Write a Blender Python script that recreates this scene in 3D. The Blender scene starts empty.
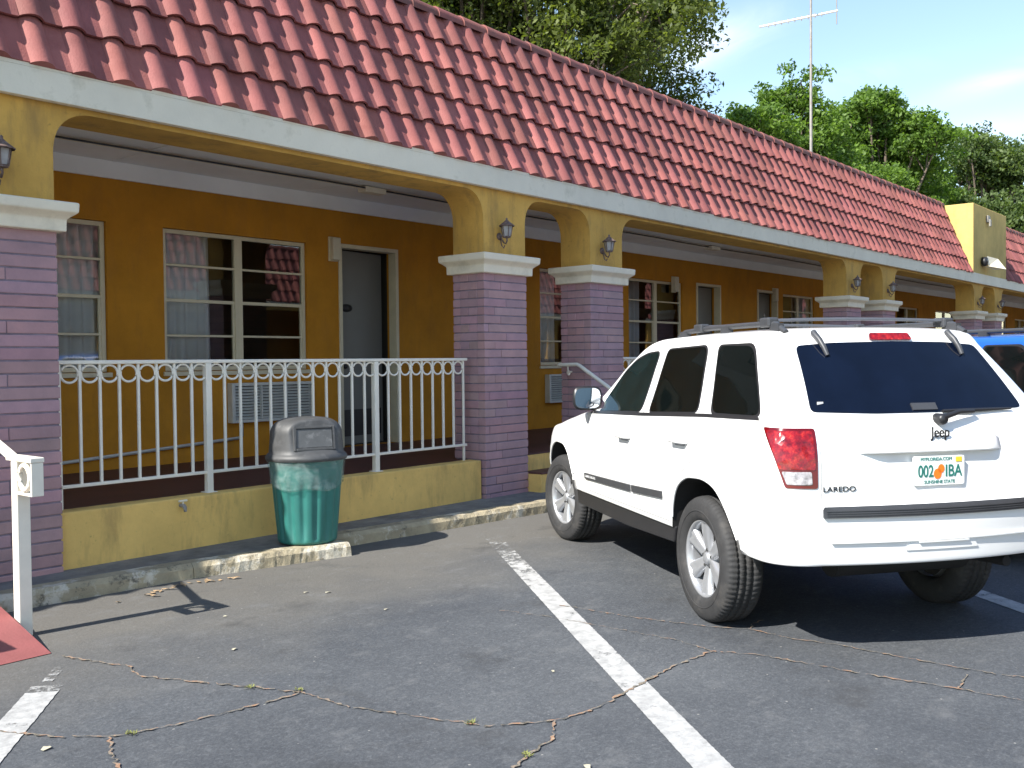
import bpy, bmesh, math, random
import numpy as np
from mathutils import Vector, Matrix
from mathutils.bvhtree import BVHTree
from mathutils.geometry import delaunay_2d_cdt

random.seed(7)
rng = np.random.default_rng(7)
sc = bpy.context.scene
COL = sc.collection
R = math.radians
PI = math.pi

# ------------------------------------------------------------------ camera
F_PX, PITCH, ROLL, YAW, CAM_H = 972.0, R(-1.34), R(-0.587), R(40.17), 1.567
fw = Vector((math.cos(YAW) * math.cos(PITCH), math.sin(YAW) * math.cos(PITCH), math.sin(PITCH)))
r0 = Vector((math.sin(YAW), -math.cos(YAW), 0))
u0 = r0.cross(fw)
rv = math.cos(ROLL) * r0 + math.sin(ROLL) * u0
uv = -math.sin(ROLL) * r0 + math.cos(ROLL) * u0
cam = bpy.data.cameras.new('camera')
cam.sensor_width = 36.0
cam.lens = F_PX / 1024 * 36.0
cam.clip_start = 0.05
cam.clip_end = 3000
co = bpy.data.objects.new('camera', cam)
COL.objects.link(co)
co.matrix_world = Matrix(((rv.x, uv.x, -fw.x, 0), (rv.y, uv.y, -fw.y, 0), (rv.z, uv.z, -fw.z, CAM_H), (0, 0, 0, 1)))
sc.camera = co


def gpt(px, py, z=0.0):
    """ground position of a measured photo point (used to lay out cracks, leaves and painted lines)"""
    d = fw + rv * ((px - 512) / F_PX) - uv * ((py - 384) / F_PX)
    t = (z - CAM_H) / d.z
    return (d.x * t, d.y * t)


# ------------------------------------------------------------------ materials
class NT:
    def __init__(self, name):
        self.m = bpy.data.materials.new(name)
        self.m.use_nodes = True
        self.t = self.m.node_tree
        self.t.nodes.clear()
        self.out = self.n('ShaderNodeOutputMaterial')

    def n(self, typ, **kw):
        nd = self.t.nodes.new(typ)
        for k, v in kw.items():
            setattr(nd, k, v)
        return nd

    def l(self, a, b):
        self.t.links.new(a, b)

    def coord(self, kind='Object', scale=(1, 1, 1)):
        tc = self.n('ShaderNodeTexCoord')
        mp = self.n('ShaderNodeMapping')
        mp.inputs['Scale'].default_value = scale
        self.l(tc.outputs[kind], mp.inputs[0])
        return mp.outputs[0]

    def wpos(self, scale=(1, 1, 1)):
        g = self.n('ShaderNodeNewGeometry')
        mp = self.n('ShaderNodeMapping')
        mp.inputs['Scale'].default_value = scale
        self.l(g.outputs['Position'], mp.inputs[0])
        return mp.outputs[0]

    def noise(self, vec, scale, detail=4, rough=0.55, dist=0.0):
        nd = self.n('ShaderNodeTexNoise')
        nd.inputs['Scale'].default_value = scale
        nd.inputs['Detail'].default_value = detail
        nd.inputs['Roughness'].default_value = rough
        nd.inputs['Distortion'].default_value = dist
        self.l(vec, nd.inputs['Vector'])
        return nd.outputs['Fac']

    def ramp(self, fac, stops):
        nd = self.n('ShaderNodeValToRGB')
        cr = nd.color_ramp
        while len(cr.elements) < len(stops):
            cr.elements.new(0.5)
        for e, (p, c) in zip(cr.elements, stops):
            e.position = p
            e.color = (*c, 1) if len(c) == 3 else c
        self.l(fac, nd.inputs[0])
        return nd.outputs[0]

    def mix(self, fac, a, b, blend='MIX'):
        nd = self.n('ShaderNodeMix', data_type='RGBA', blend_type=blend)
        for sock, v in ((nd.inputs[0], fac), (nd.inputs[6], a), (nd.inputs[7], b)):
            if isinstance(v, (int, float)):
                sock.default_value = v
            elif isinstance(v, (tuple, list)):
                sock.default_value = (*v, 1) if len(v) == 3 else v
            else:
                self.l(v, sock)
        return nd.outputs[2]

    def math(self, op, a, b=0.0, clamp=False):
        nd = self.n('ShaderNodeMath', operation=op, use_clamp=clamp)
        for s, v in ((nd.inputs[0], a), (nd.inputs[1], b)):
            if isinstance(v, (int, float)):
                s.default_value = v
            else:
                self.l(v, s)
        return nd.outputs[0]

    def bump(self, h, strength=0.3, dist=0.01, prev=None):
        nd = self.n('ShaderNodeBump')
        nd.inputs['Strength'].default_value = strength
        nd.inputs['Distance'].default_value = dist
        self.l(h, nd.inputs['Height'])
        if prev is not None:
            self.l(prev, nd.inputs['Normal'])
        return nd.outputs[0]

    def pbr(self, color, rough=0.7, normal=None, metal=0.0, spec=0.5, coat=0.0, out=True):
        p = self.n('ShaderNodeBsdfPrincipled')
        for k, v in (('Base Color', color), ('Roughness', rough), ('Metallic', metal), ('Specular IOR Level', spec), ('Coat Weight', coat)):
            s = p.inputs[k]
            if isinstance(v, (int, float)):
                s.default_value = v
            elif isinstance(v, (tuple, list)):
                s.default_value = (*v, 1)
            else:
                self.l(v, s)
        if normal is not None:
            self.l(normal, p.inputs['Normal'])
        if out:
            self.l(p.outputs[0], self.out.inputs[0])
        return p


def mul(c, k):
    return tuple(min(1, x * k) for x in c)


M = {}


def plain(name, col, rough=0.6, var=0.12, scale=6, bump=0.1, bscale=60, metal=0.0, coat=0.0, spec=0.5, dirt=None, tint=False):
    t = NT(name)
    v = t.coord('Object')
    n1 = t.noise(v, scale, 5, 0.6)
    c = t.ramp(n1, [(0.3, mul(col, 1 - var)), (0.7, mul(col, 1 + var))])
    if dirt:
        n2 = t.noise(v, dirt[1], 6, 0.65)
        f = t.ramp(n2, [(dirt[2], (0, 0, 0)), (dirt[2] + 0.15, (1, 1, 1))])
        c = t.mix(t.math('MULTIPLY', f, dirt[3]), c, dirt[0])
    if tint:
        a = t.n('ShaderNodeAttribute', attribute_name='tint')
        c = t.mix(1.0, c, a.outputs['Color'], 'MULTIPLY')
    nb = None
    if bump:
        nb = t.bump(t.noise(v, bscale, 3, 0.6), bump, 0.01)
    t.pbr(c, rough, nb, metal, spec, coat)
    M[name] = t.m
    return t.m


plain('roof_tile', (0.275, 0.090, 0.078), 0.75, 0.2, 2.6, 0.3, 70, dirt=((0.20, 0.050, 0.042), 2.7, 0.53, 0.65), tint=True)
plain('ridge_tile', (0.20, 0.068, 0.058), 0.75, 0.2, 3, 0.25, 60, dirt=((0.12, 0.06, 0.05), 6.0, 0.5, 0.6), tint=True)
plain('white_trim', (0.78, 0.70, 0.54), 0.7, 0.07, 2.5, 0.15, 50, dirt=((0.42, 0.37, 0.27), 2.2, 0.56, 0.5))
plain('fascia_paint', (0.74, 0.68, 0.54), 0.65, 0.08, 2, 0.1, 40, dirt=((0.40, 0.36, 0.25), 4.0, 0.57, 0.5))
plain('ceiling_paint', (0.86, 0.85, 0.82), 0.8, 0.06, 1.5, 0.2, 45)
plain('white_metal', (0.80, 0.75, 0.64), 0.42, 0.05, 9, 0.05, 50, dirt=((0.48, 0.38, 0.24), 9.0, 0.66, 0.5))
plain('window_frame', (0.62, 0.56, 0.40), 0.55, 0.07, 6, 0.05, 50)
plain('door_paint', (0.165, 0.165, 0.148), 0.5, 0.05, 3, 0.05, 30)
plain('black_metal', (0.02, 0.02, 0.022), 0.45, 0.2, 9, 0.05)
plain('grey_plastic', (0.55, 0.55, 0.51), 0.5, 0.08, 9, 0.05)
plain('pale_plastic', (0.60, 0.56, 0.44), 0.5, 0.06, 9, 0.05)
plain('porch_floor', (0.085, 0.028, 0.026), 0.55, 0.2, 2.5, 0.1, 40)
plain('red_paint', (0.24, 0.075, 0.072), 0.7, 0.14, 3.5, 0.2, 60, dirt=((0.22, 0.08, 0.075), 5, 0.6, 0.5))
plain('lantern_metal', (0.13, 0.085, 0.07), 0.75, 0.35, 25, 0.3, 80, dirt=((0.32, 0.26, 0.24), 18, 0.52, 0.7))
plain('lantern_glass', (0.35, 0.34, 0.33), 0.3, 0.2, 14, 0.0)
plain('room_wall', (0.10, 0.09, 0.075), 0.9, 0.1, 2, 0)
plain('roof_membrane', (0.35, 0.34, 0.32), 0.9, 0.12, 1, 0.1)
plain('bark', (0.13, 0.10, 0.075), 0.9, 0.3, 8, 0.5, 30)
plain('galvanised', (0.26, 0.245, 0.225), 0.55, 0.2, 8, 0.05, 40, metal=0.1, dirt=((0.28, 0.17, 0.11), 6, 0.55, 0.6))
plain('bin_teal', (0.023, 0.145, 0.125), 0.5, 0.1, 5, 0.05, 30, dirt=((0.05, 0.15, 0.14), 9, 0.6, 0.4))
plain('bin_lid', (0.058, 0.059, 0.060), 0.55, 0.25, 7, 0.06, 30, dirt=((0.16, 0.16, 0.16), 10, 0.56, 0.5))
plain('bin_flap', (0.085, 0.088, 0.09), 0.42, 0.2, 9, 0.06, 30, dirt=((0.26, 0.26, 0.26), 12, 0.55, 0.5))
plain('tyre_rubber', (0.028, 0.028, 0.029), 0.75, 0.2, 14, 0.15, 90, dirt=((0.075, 0.07, 0.065), 8, 0.52, 0.5))
plain('alloy', (0.44, 0.45, 0.47), 0.34, 0.06, 10, 0.0, metal=0.6)
plain('brake_dark', (0.03, 0.03, 0.03), 0.6, 0.2, 9, 0)
plain('trim_grey', (0.045, 0.047, 0.052), 0.45, 0.1, 12, 0.05, 60)
plain('trim_black', (0.018, 0.018, 0.02), 0.4, 0.1, 12, 0.05, 60)
plain('underbody', (0.012, 0.012, 0.013), 0.8, 0.2, 6, 0)
plain('chrome', (0.7, 0.7, 0.7), 0.18, 0.02, 5, 0, metal=1.0)
plain('rail_silver', (0.13, 0.135, 0.145), 0.4, 0.05, 8, 0, metal=0.5)
plain('plate_white', (0.78, 0.80, 0.78), 0.35, 0.03, 9, 0)
plain('plate_green', (0.02, 0.16, 0.13), 0.4, 0.05, 9, 0)
plain('plate_orange', (0.85, 0.19, 0.02), 0.4, 0.08, 30, 0)
plain('sticker_yellow', (0.75, 0.52, 0.04), 0.4, 0.05, 30, 0)
plain('badge_dark', (0.035, 0.037, 0.04), 0.3, 0.05, 30, 0, metal=0.5)
plain('badge_pale', (0.6, 0.6, 0.6), 0.3, 0.05, 30, 0)
plain('gap_shadow', (0.28, 0.28, 0.28), 0.7, 0.02, 30, 0)
plain('dry_leaf', (0.30, 0.205, 0.115), 0.8, 0.4, 40, 0)
plain('pale_litter', (0.45, 0.42, 0.31), 0.7, 0.2, 40, 0)
plain('weed_green', (0.16, 0.17, 0.045), 0.7, 0.3, 60, 0)
plain('mirror_glass', (0.55, 0.6, 0.66), 0.03, 0.01, 2, 0, metal=1.0)


def stucco(name, col, dirtcol, k=0.5, ds=2.0, low=None):
    t = NT(name)
    v = t.coord('Object')
    big = t.noise(v, 1.1, 6, 0.65)
    c = t.ramp(big, [(0.28, mul(col, 0.76)), (0.72, mul(col, 1.18))])
    vs = t.coord('Object', (4, 4, 1.0))
    streak = t.noise(vs, 1.6, 6, 0.65)
    f = t.ramp(streak, [(0.49, (0, 0, 0)), (0.72, (1, 1, 1))])
    c = t.mix(t.math('MULTIPLY', f, k), c, dirtcol)
    spots = t.noise(v, 9 * ds, 4, 0.7)
    f2 = t.ramp(spots, [(0.62, (0, 0, 0)), (0.74, (1, 1, 1))])
    c = t.mix(t.math('MULTIPLY', f2, k * 0.7), c, mul(dirtcol, 0.7))
    b = t.bump(t.noise(v, 55, 5, 0.7), 0.45, 0.008)
    b = t.bump(t.noise(v, 14, 4, 0.6), 0.3, 0.01, b)
    t.pbr(c, 0.85, b, spec=0.25)
    M[name] = t.m


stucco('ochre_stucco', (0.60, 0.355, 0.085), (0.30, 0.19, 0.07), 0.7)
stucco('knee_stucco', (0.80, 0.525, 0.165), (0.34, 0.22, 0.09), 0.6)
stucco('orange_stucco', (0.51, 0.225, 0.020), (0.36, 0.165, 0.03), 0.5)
stucco('tower_stucco', (0.60, 0.43, 0.15), (0.42, 0.29, 0.10), 0.5)

# purple painted brick: the courses are modelled, this is only the paint
t = NT('purple_brick')
v = t.coord('Object')
c = t.ramp(t.noise(v, 3.0, 6, 0.65), [(0.3, (0.33, 0.225, 0.235)), (0.55, (0.42, 0.275, 0.28)), (0.75, (0.50, 0.315, 0.305))])
a = t.n('ShaderNodeAttribute', attribute_name='tint')
c = t.mix(1.0, c, a.outputs['Color'], 'MULTIPLY')
sp = t.ramp(t.noise(v, 26, 5, 0.7), [(0.6, (0, 0, 0)), (0.72, (1, 1, 1))])
c = t.mix(t.math('MULTIPLY', sp, 0.35), c, (0.33, 0.26, 0.30))
t.pbr(c, 0.8, t.bump(t.noise(v, 45, 5, 0.7), 0.4, 0.006), spec=0.3)
M['purple_brick'] = t.m
plain('brick_joint', (0.21, 0.17, 0.205), 0.9, 0.3, 8, 0.3, 70)

# asphalt
t = NT('asphalt')
v = t.wpos()
fine = t.noise(v, 85, 5, 0.8)
mid = t.noise(v, 7, 6, 0.65)
big = t.noise(v, 0.55, 5, 0.6)
c = t.ramp(fine, [(0.30, (0.026, 0.028, 0.032)), (0.50, (0.058, 0.061, 0.066)), (0.68, (0.15, 0.15, 0.15))])
c = t.mix(0.42, c, t.ramp(mid, [(0.3, (0.040, 0.042, 0.046)), (0.7, (0.085, 0.086, 0.088))]))
c = t.mix(0.35, c, t.ramp(t.noise(v, 34, 4, 0.8), [(0.33, (0.030, 0.033, 0.038)), (0.52, (0.062, 0.065, 0.071)), (0.68, (0.155, 0.157, 0.16))]))
c = t.mix(1.0, c, t.ramp(big, [(0.3, (0.80, 0.82, 0.86)), (0.7, (1.30, 1.31, 1.31))]), 'MULTIPLY')
sx = t.n('ShaderNodeSeparateXYZ')
t.l(t.wpos(), sx.inputs[0])
c = t.mix(1.0, c, (1.08, 1.11, 1.13), 'MULTIPLY')
edge = t.math('ADD', sx.outputs[1], t.math('MULTIPLY', t.math('SUBTRACT', t.noise(v, 1.1, 5, 0.6), 0.5), 2.0))
ef = t.ramp(t.math('MULTIPLY', edge, 0.1), [(0.42, (0, 0, 0)), (0.56, (1, 1, 1))])
c = t.mix(t.math('MULTIPLY', ef, 0.6), c, t.mix(fine, (0.075, 0.068, 0.056), (0.215, 0.195, 0.16)))
ss = t.coord('Object', (1, 1, 1))
oil = t.ramp(t.noise(v, 1.9, 6, 0.68), [(0.57, (0, 0, 0)), (0.72, (1, 1, 1))])
c = t.mix(t.math('MULTIPLY', oil, 0.55), c, (0.036, 0.036, 0.037))
pale = t.ramp(t.noise(t.wpos((1, 1.3, 1)), 3.7, 7, 0.75), [(0.54, (0, 0, 0)), (0.70, (1, 1, 1))])
c = t.mix(t.math('MULTIPLY', pale, 0.42), c, (0.165, 0.167, 0.168))
vo2 = t.n('ShaderNodeTexVoronoi')
vo2.inputs['Scale'].default_value = 6.5
t.l(t.wpos((1, 1.2, 1)), vo2.inputs['Vector'])
ch2 = t.ramp(vo2.outputs['Distance'], [(0.032, (1, 1, 1)), (0.045, (0, 0, 0))])
c = t.mix(t.math('MULTIPLY', ch2, 0.7), c, (0.33, 0.325, 0.30))
vor = t.n('ShaderNodeTexVoronoi')
vor.inputs['Scale'].default_value = 14
t.l(v, vor.inputs['Vector'])
chip = t.ramp(vor.outputs['Distance'], [(0.035, (1, 1, 1)), (0.06, (0, 0, 0))])
c = t.mix(t.math('MULTIPLY', chip, 0.55), c, (0.27, 0.265, 0.25))
vs = t.wpos((1.0, 0.35, 1))
scr = t.ramp(t.noise(vs, 24, 4, 0.75, 1.5), [(0.66, (0, 0, 0)), (0.74, (1, 1, 1))])
c = t.mix(t.math('MULTIPLY', scr, 0.3), c, (0.19, 0.19, 0.185))
b = t.bump(fine, 0.6, 0.006)
b = t.bump(t.noise(v, 38, 4, 0.7), 0.4, 0.01, b)
t.pbr(c, 0.82, b, spec=0.35)
M['asphalt'] = t.m

# worn road paint: paint over bare asphalt
t = NT('road_paint')
v = t.wpos()
n1 = t.noise(v, 13, 8, 0.78)
n2 = t.noise(v, 3.0, 4, 0.6)
wear = t.n('ShaderNodeAttribute', attribute_name='tint')
sr = t.n('ShaderNodeSeparateColor')
t.l(wear.outputs['Color'], sr.inputs[0])
k = t.math('ADD', t.math('MULTIPLY', n1, 0.75), t.math('MULTIPLY', n2, 0.25))
f = t.math('MULTIPLY', t.math('SUBTRACT', k, sr.outputs[0]), 9.0, True)
pc = t.ramp(t.noise(v, 14, 6, 0.7), [(0.35, (0.27, 0.27, 0.265)), (0.6, (0.42, 0.42, 0.41))])
p = t.pbr(pc, 0.75, t.bump(t.noise(v, 90, 4, 0.7), 0.4, 0.005), out=False)
tr = t.n('ShaderNodeBsdfTransparent')
mx = t.n('ShaderNodeMixShader')      # where the paint has worn off the asphalt below shows
t.l(f, mx.inputs[0])
t.l(tr.outputs[0], mx.inputs[1])
t.l(p.outputs[0], mx.inputs[2])
t.l(mx.outputs[0], t.out.inputs[0])
M['road_paint'] = t.m

# crack filling: soil, rust-coloured debris
t = NT('crack_soil')
v = t.wpos()
c = t.ramp(t.noise(v, 16, 6, 0.8), [(0.32, (0.035, 0.034, 0.032)), (0.44, (0.12, 0.105, 0.08)), (0.5, (0.23, 0.205, 0.165)), (0.58, (0.32, 0.16, 0.085)), (0.7, (0.36, 0.31, 0.22))])
t.pbr(c, 0.95, t.bump(t.noise(v, 150, 3, 0.7), 0.6, 0.01))
M['crack_soil'] = t.m

# kerb concrete with flaking pale paint
t = NT('kerb_concrete')
v = t.wpos()
c = t.ramp(t.noise(v, 4, 6, 0.7), [(0.3, (0.27, 0.23, 0.155)), (0.7, (0.46, 0.39, 0.26))])
pf = t.ramp(t.noise(v, 2.3, 6, 0.72), [(0.50, (0, 0, 0)), (0.57, (1, 1, 1))])
c = t.mix(t.math('MULTIPLY', pf, 0.8), c, (0.66, 0.61, 0.50))
df = t.ramp(t.noise(v, 6.5, 6, 0.75), [(0.55, (0, 0, 0)), (0.65, (1, 1, 1))])
c = t.mix(t.math('MULTIPLY', df, 0.85), c, (0.085, 0.078, 0.066))
t.pbr(c, 0.9, t.bump(t.noise(v, 24, 6, 0.75), 0.7, 0.02), spec=0.3)
M['kerb_concrete'] = t.m
t = NT('walk_concrete')
v = t.wpos()
c = t.ramp(t.noise(v, 3, 6, 0.7), [(0.3, (0.13, 0.122, 0.11)), (0.7, (0.27, 0.255, 0.23))])
df = t.ramp(t.noise(v, 1.7, 6, 0.75), [(0.52, (0, 0, 0)), (0.66, (1, 1, 1))])
c = t.mix(t.math('MULTIPLY', df, 0.6), c, (0.085, 0.08, 0.072))
t.pbr(c, 0.9, t.bump(t.noise(v, 40, 5, 0.75), 0.5, 0.01), spec=0.3)
M['walk_concrete'] = t.m


def paint(name, col, rough=0.28):
    t = NT(name)
    v = t.coord('Object')
    c = t.ramp(t.noise(v, 2.0, 4, 0.6), [(0.3, mul(col, 0.97)), (0.7, mul(col, 1.02))])
    t.pbr(c, rough, None, 0.0, 0.5, 0.6)
    M[name] = t.m


paint('white_car_paint', (0.80, 0.80, 0.79))
paint('blue_car_paint', (0.012, 0.10, 0.42))


def dark_glass(name, col, rough=0.03, spec=0.6):
    t = NT(name)
    v = t.coord('Object')
    c = t.ramp(t.noise(v, 5, 3, 0.5), [(0.3, mul(col, 0.8)), (0.7, mul(col, 1.2))])
    t.pbr(c, rough, None, 0.0, spec)
    M[name] = t.m


dark_glass('privacy_glass', (0.003, 0.0045, 0.0045), 0.03, 0.28)
dark_glass('front_glass', (0.005, 0.012, 0.013), 0.03, 0.35)
dark_glass('rear_glass', (0.0025, 0.005, 0.014), 0.03, 0.30)  # sky reflection is put into the base colour as navy blue
dark_glass('red_lens_dark', (0.11, 0.002, 0.004), 0.12)
plain('clear_lens', (0.36, 0.34, 0.35), 0.12, 0.55, 34, 0.4, 40, coat=0.6)
t = NT('red_lens')
v = t.coord('Object')
vo = t.n('ShaderNodeTexVoronoi')
vo.inputs['Scale'].default_value = 22
t.l(v, vo.inputs['Vector'])
c = t.ramp(t.noise(v, 26, 4, 0.75), [(0.32, (0.08, 0.001, 0.003)), (0.52, (0.23, 0.003, 0.006)), (0.66, (0.42, 0.02, 0.012)), (0.76, (0.6, 0.16, 0.06))])
t.pbr(c, 0.12, t.bump(vo.outputs['Distance'], 0.5, 0.01), coat=0.5)
M['red_lens'] = t.m

# window pane: clear glass with Fresnel reflection
t = NT('window_pane')
tr = t.n('ShaderNodeBsdfTransparent')
tr.inputs[0].default_value = (0.90, 0.94, 0.94, 1)
gl = t.n('ShaderNodeBsdfGlossy')
gl.inputs['Roughness'].default_value = 0.015
gl.inputs['Color'].default_value = (0.95, 0.95, 0.95, 1)
fr = t.n('ShaderNodeFresnel')
fr.inputs['IOR'].default_value = 1.75
nb = t.bump(t.noise(t.coord('Object'), 2.2, 2, 0.5), 0.02, 0.02)
t.l(nb, gl.inputs['Normal'])
mx = t.n('ShaderNodeMixShader')
t.l(t.math('MULTIPLY', fr.outputs[0], 1.25, True), mx.inputs[0])
t.l(tr.outputs[0], mx.inputs[1])
t.l(gl.outputs[0], mx.inputs[2])
t.l(mx.outputs[0], t.out.inputs[0])
M['window_pane'] = t.m

# curtain cloth
t = NT('curtain_cloth')
v = t.coord('Object', (1, 1, 1))
c = t.ramp(t.noise(v, 3, 4, 0.6), [(0.3, (0.74, 0.74, 0.74)), (0.7, (0.85, 0.85, 0.84))])
p = t.pbr(c, 0.9, None, out=False)
tl = t.n('ShaderNodeBsdfTranslucent')
tl.inputs[0].default_value = (0.7, 0.72, 0.76, 1)
mx = t.n('ShaderNodeMixShader')
mx.inputs[0].default_value = 0.25
t.l(p.outputs[0], mx.inputs[1])
t.l(tl.outputs[0], mx.inputs[2])
t.l(mx.outputs[0], t.out.inputs[0])
M['curtain_cloth'] = t.m

# bin liner film
t = NT('liner_film')
v = t.coord('Object')
tr = t.n('ShaderNodeBsdfTransparent')
tr.inputs[0].default_value = (0.85, 0.93, 0.92, 1)
p = t.pbr((0.5, 0.62, 0.60), 0.18, t.bump(t.noise(v, 10, 3, 0.5, 0.6), 0.35, 0.02), out=False)
mx = t.n('ShaderNodeMixShader')
f = t.ramp(t.noise(v, 9, 4, 0.7, 1.0), [(0.4, (0.10, 0.10, 0.10)), (0.72, (0.34, 0.34, 0.34))])
t.l(f, mx.inputs[0])
t.l(tr.outputs[0], mx.inputs[1])
t.l(p.outputs[0], mx.inputs[2])
t.l(mx.outputs[0], t.out.inputs[0])
M['liner_film'] = t.m


def leafmat(name, dark, light):
    t = NT(name)
    a = t.n('ShaderNodeAttribute', attribute_name='tint')
    sr = t.n('ShaderNodeSeparateColor')
    t.l(a.outputs['Color'], sr.inputs[0])
    c = t.ramp(sr.outputs[0], [(0.0, dark), (1.0, light)])
    p = t.pbr(c, 0.55, None, spec=0.35, out=False)
    tl = t.n('ShaderNodeBsdfTranslucent')
    t.l(t.mix(1.0, c, (1.5, 1.6, 0.5), 'MULTIPLY'), tl.inputs[0])
    mx = t.n('ShaderNodeMixShader')
    mx.inputs[0].default_value = 0.45
    t.l(p.outputs[0], mx.inputs[1])
    t.l(tl.outputs[0], mx.inputs[2])
    t.l(mx.outputs[0], t.out.inputs[0])
    M[name] = t.m


leafmat('oak_leaf', (0.040, 0.060, 0.016), (0.165, 0.20, 0.048))
leafmat('green_leaf', (0.045, 0.095, 0.018), (0.19, 0.30, 0.055))
leafmat('dark_leaf', (0.032, 0.060, 0.020), (0.17, 0.23, 0.08))


# ------------------------------------------------------------------ mesh helper
class MB:
    def __init__(self):
        self.v, self.f, self.mi, self.t, self.sm = [], [], [], [], []
        self.tint = 1.0

    def add(self, vs, fs, mi=0, smooth=False):
        b = len(self.v)
        self.v += [tuple(p) for p in vs]
        for f in fs:
            self.f.append(tuple(b + i for i in f))
            self.mi.append(mi)
            self.t.append(self.tint)
            self.sm.append(smooth)
        return self

    def box(self, x0, x1, y0, y1, z0, z1, mi=0):
        return self.add([(x0, y0, z0), (x1, y0, z0), (x1, y1, z0), (x0, y1, z0), (x0, y0, z1), (x1, y0, z1), (x1, y1, z1), (x0, y1, z1)],
                        [(0, 3, 2, 1), (4, 5, 6, 7), (0, 1, 5, 4), (1, 2, 6, 5), (2, 3, 7, 6), (3, 0, 4, 7)], mi)

    def tube(self, pts, r, n=10, mi=0, closed=False, smooth=True):
        P = [Vector(p) for p in pts]
        m = len(P)
        rs = r if isinstance(r, (list, tuple)) else [r] * m
        vs = []
        up = Vector((0, 0, 1))
        for i in range(m):
            a = P[(i - 1) % m] if (closed or i > 0) else P[i]
            b = P[(i + 1) % m] if (closed or i < m - 1) else P[i]
            d = (b - a).normalized()
            ref = up if abs(d.z) < 0.95 else Vector((1, 0, 0))
            s = d.cross(ref).normalized()
            w = s.cross(d)
            for k in range(n):
                an = 2 * PI * k / n
                vs.append(P[i] + (s * math.cos(an) + w * math.sin(an)) * rs[i])
        fs = []
        for i in range(m if closed else m - 1):
            j = (i + 1) % m
            for k in range(n):
                k2 = (k + 1) % n
                fs.append((i * n + k, i * n + k2, j * n + k2, j * n + k))
        self.add(vs, fs, mi, smooth)
        if not closed:
            self.add(vs[:n], [tuple(range(n))], mi)
            self.add(vs[-n:], [tuple(reversed(range(n)))], mi)
        return self

    def lathe(self, prof, n=48, c=(0, 0, 0), mi=0, fn=None, smooth=True, axis='Z'):
        vs, fs = [], []
        for (r, z) in prof:
            for k in range(n):
                a = 2 * PI * k / n
                if axis == 'Z':
                    p = Vector((c[0] + r * math.cos(a), c[1] + r * math.sin(a), c[2] + z))
                else:
                    p = Vector((c[0] + r * math.cos(a), c[1] + z, c[2] + r * math.sin(a)))
                if fn:
                    p = fn(p, a, r, z)
                vs.append(p)
        m = len(prof)
        for i in range(m - 1):
            for k in range(n):
                k2 = (k + 1) % n
                q = (i * n + k, i * n + k2, (i + 1) * n + k2, (i + 1) * n + k)
                fs.append(q if axis == 'Z' else tuple(reversed(q)))
        return self.add(vs, fs, mi, smooth)

    def prism(self, poly, lift, a, b, mi=0):
        """poly: 2-D points; lift(u, v, h) -> 3-D; between heights a and b"""
        n = len(poly)
        vs = [lift(u, v, a) for u, v in poly] + [lift(u, v, b) for u, v in poly]
        fs = [tuple(range(n)), tuple(reversed(range(n, 2 * n)))]
        for i in range(n):
            j = (i + 1) % n
            fs.append((i, i + n, j + n, j))
        return self.add(vs, fs, mi)

    def build(self, name, mats, parent=None, bevel=0.0, loc=None, fixn=False, seg=2):
        me = bpy.data.meshes.new(name)
        me.from_pydata(self.v, [], self.f)
        if not isinstance(mats, (list, tuple)):
            mats = [mats]
        for m in mats:
            me.materials.append(M[m])
        me.polygons.foreach_set('material_index', self.mi)
        me.polygons.foreach_set('use_smooth', self.sm)
        if any(t != 1.0 for t in self.t):
            ca = me.color_attributes.new('tint', 'FLOAT_COLOR', 'CORNER')
            buf = []
            for f, tt in zip(self.f, self.t):
                col = (tt, tt, tt, 1) if isinstance(tt, (int, float)) else (*tt, 1)
                buf += list(col) * len(f)
            ca.data.foreach_set('color', buf)
        else:
            ca = me.color_attributes.new('tint', 'FLOAT_COLOR', 'CORNER')
            ca.data.foreach_set('color', [1.0] * (4 * len(me.loops)))
        if fixn:
            bm = bmesh.new()
            bm.from_mesh(me)
            bmesh.ops.remove_doubles(bm, verts=bm.verts, dist=1e-5)
            bmesh.ops.recalc_face_normals(bm, faces=bm.faces)
            bm.to_mesh(me)
            bm.free()
        me.update()
        o = bpy.data.objects.new(name, me)
        COL.objects.link(o)
        if parent:
            o.parent = parent
        if loc:
            o.location = loc
        if bevel:
            md = o.modifiers.new('bevel', 'BEVEL')
            md.width = bevel
            md.segments = seg
            md.limit_method = 'ANGLE'
            md.angle_limit = R(40)
        return o


def tag(o, label, cat, group=None):
    o['label'] = label
    o['category'] = cat
    if group:
        o['group'] = group
    return o


def thing(name, label, cat, loc=(0, 0, 0), rz=0.0, group=None):
    o = bpy.data.objects.new(name, None)
    o.empty_display_size = 0.2
    COL.objects.link(o)
    o.location = loc
    o.rotation_euler = (0, 0, rz)
    return tag(o, label, cat, group)


def struct(o):
    o['kind'] = 'structure'
    return o


def copy_tree(o, parent=None):
    c = o.copy()
    COL.objects.link(c)
    if parent is not None:
        c.parent = parent
    for ch in list(o.children):
        copy_tree(ch, c)
    return c


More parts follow.
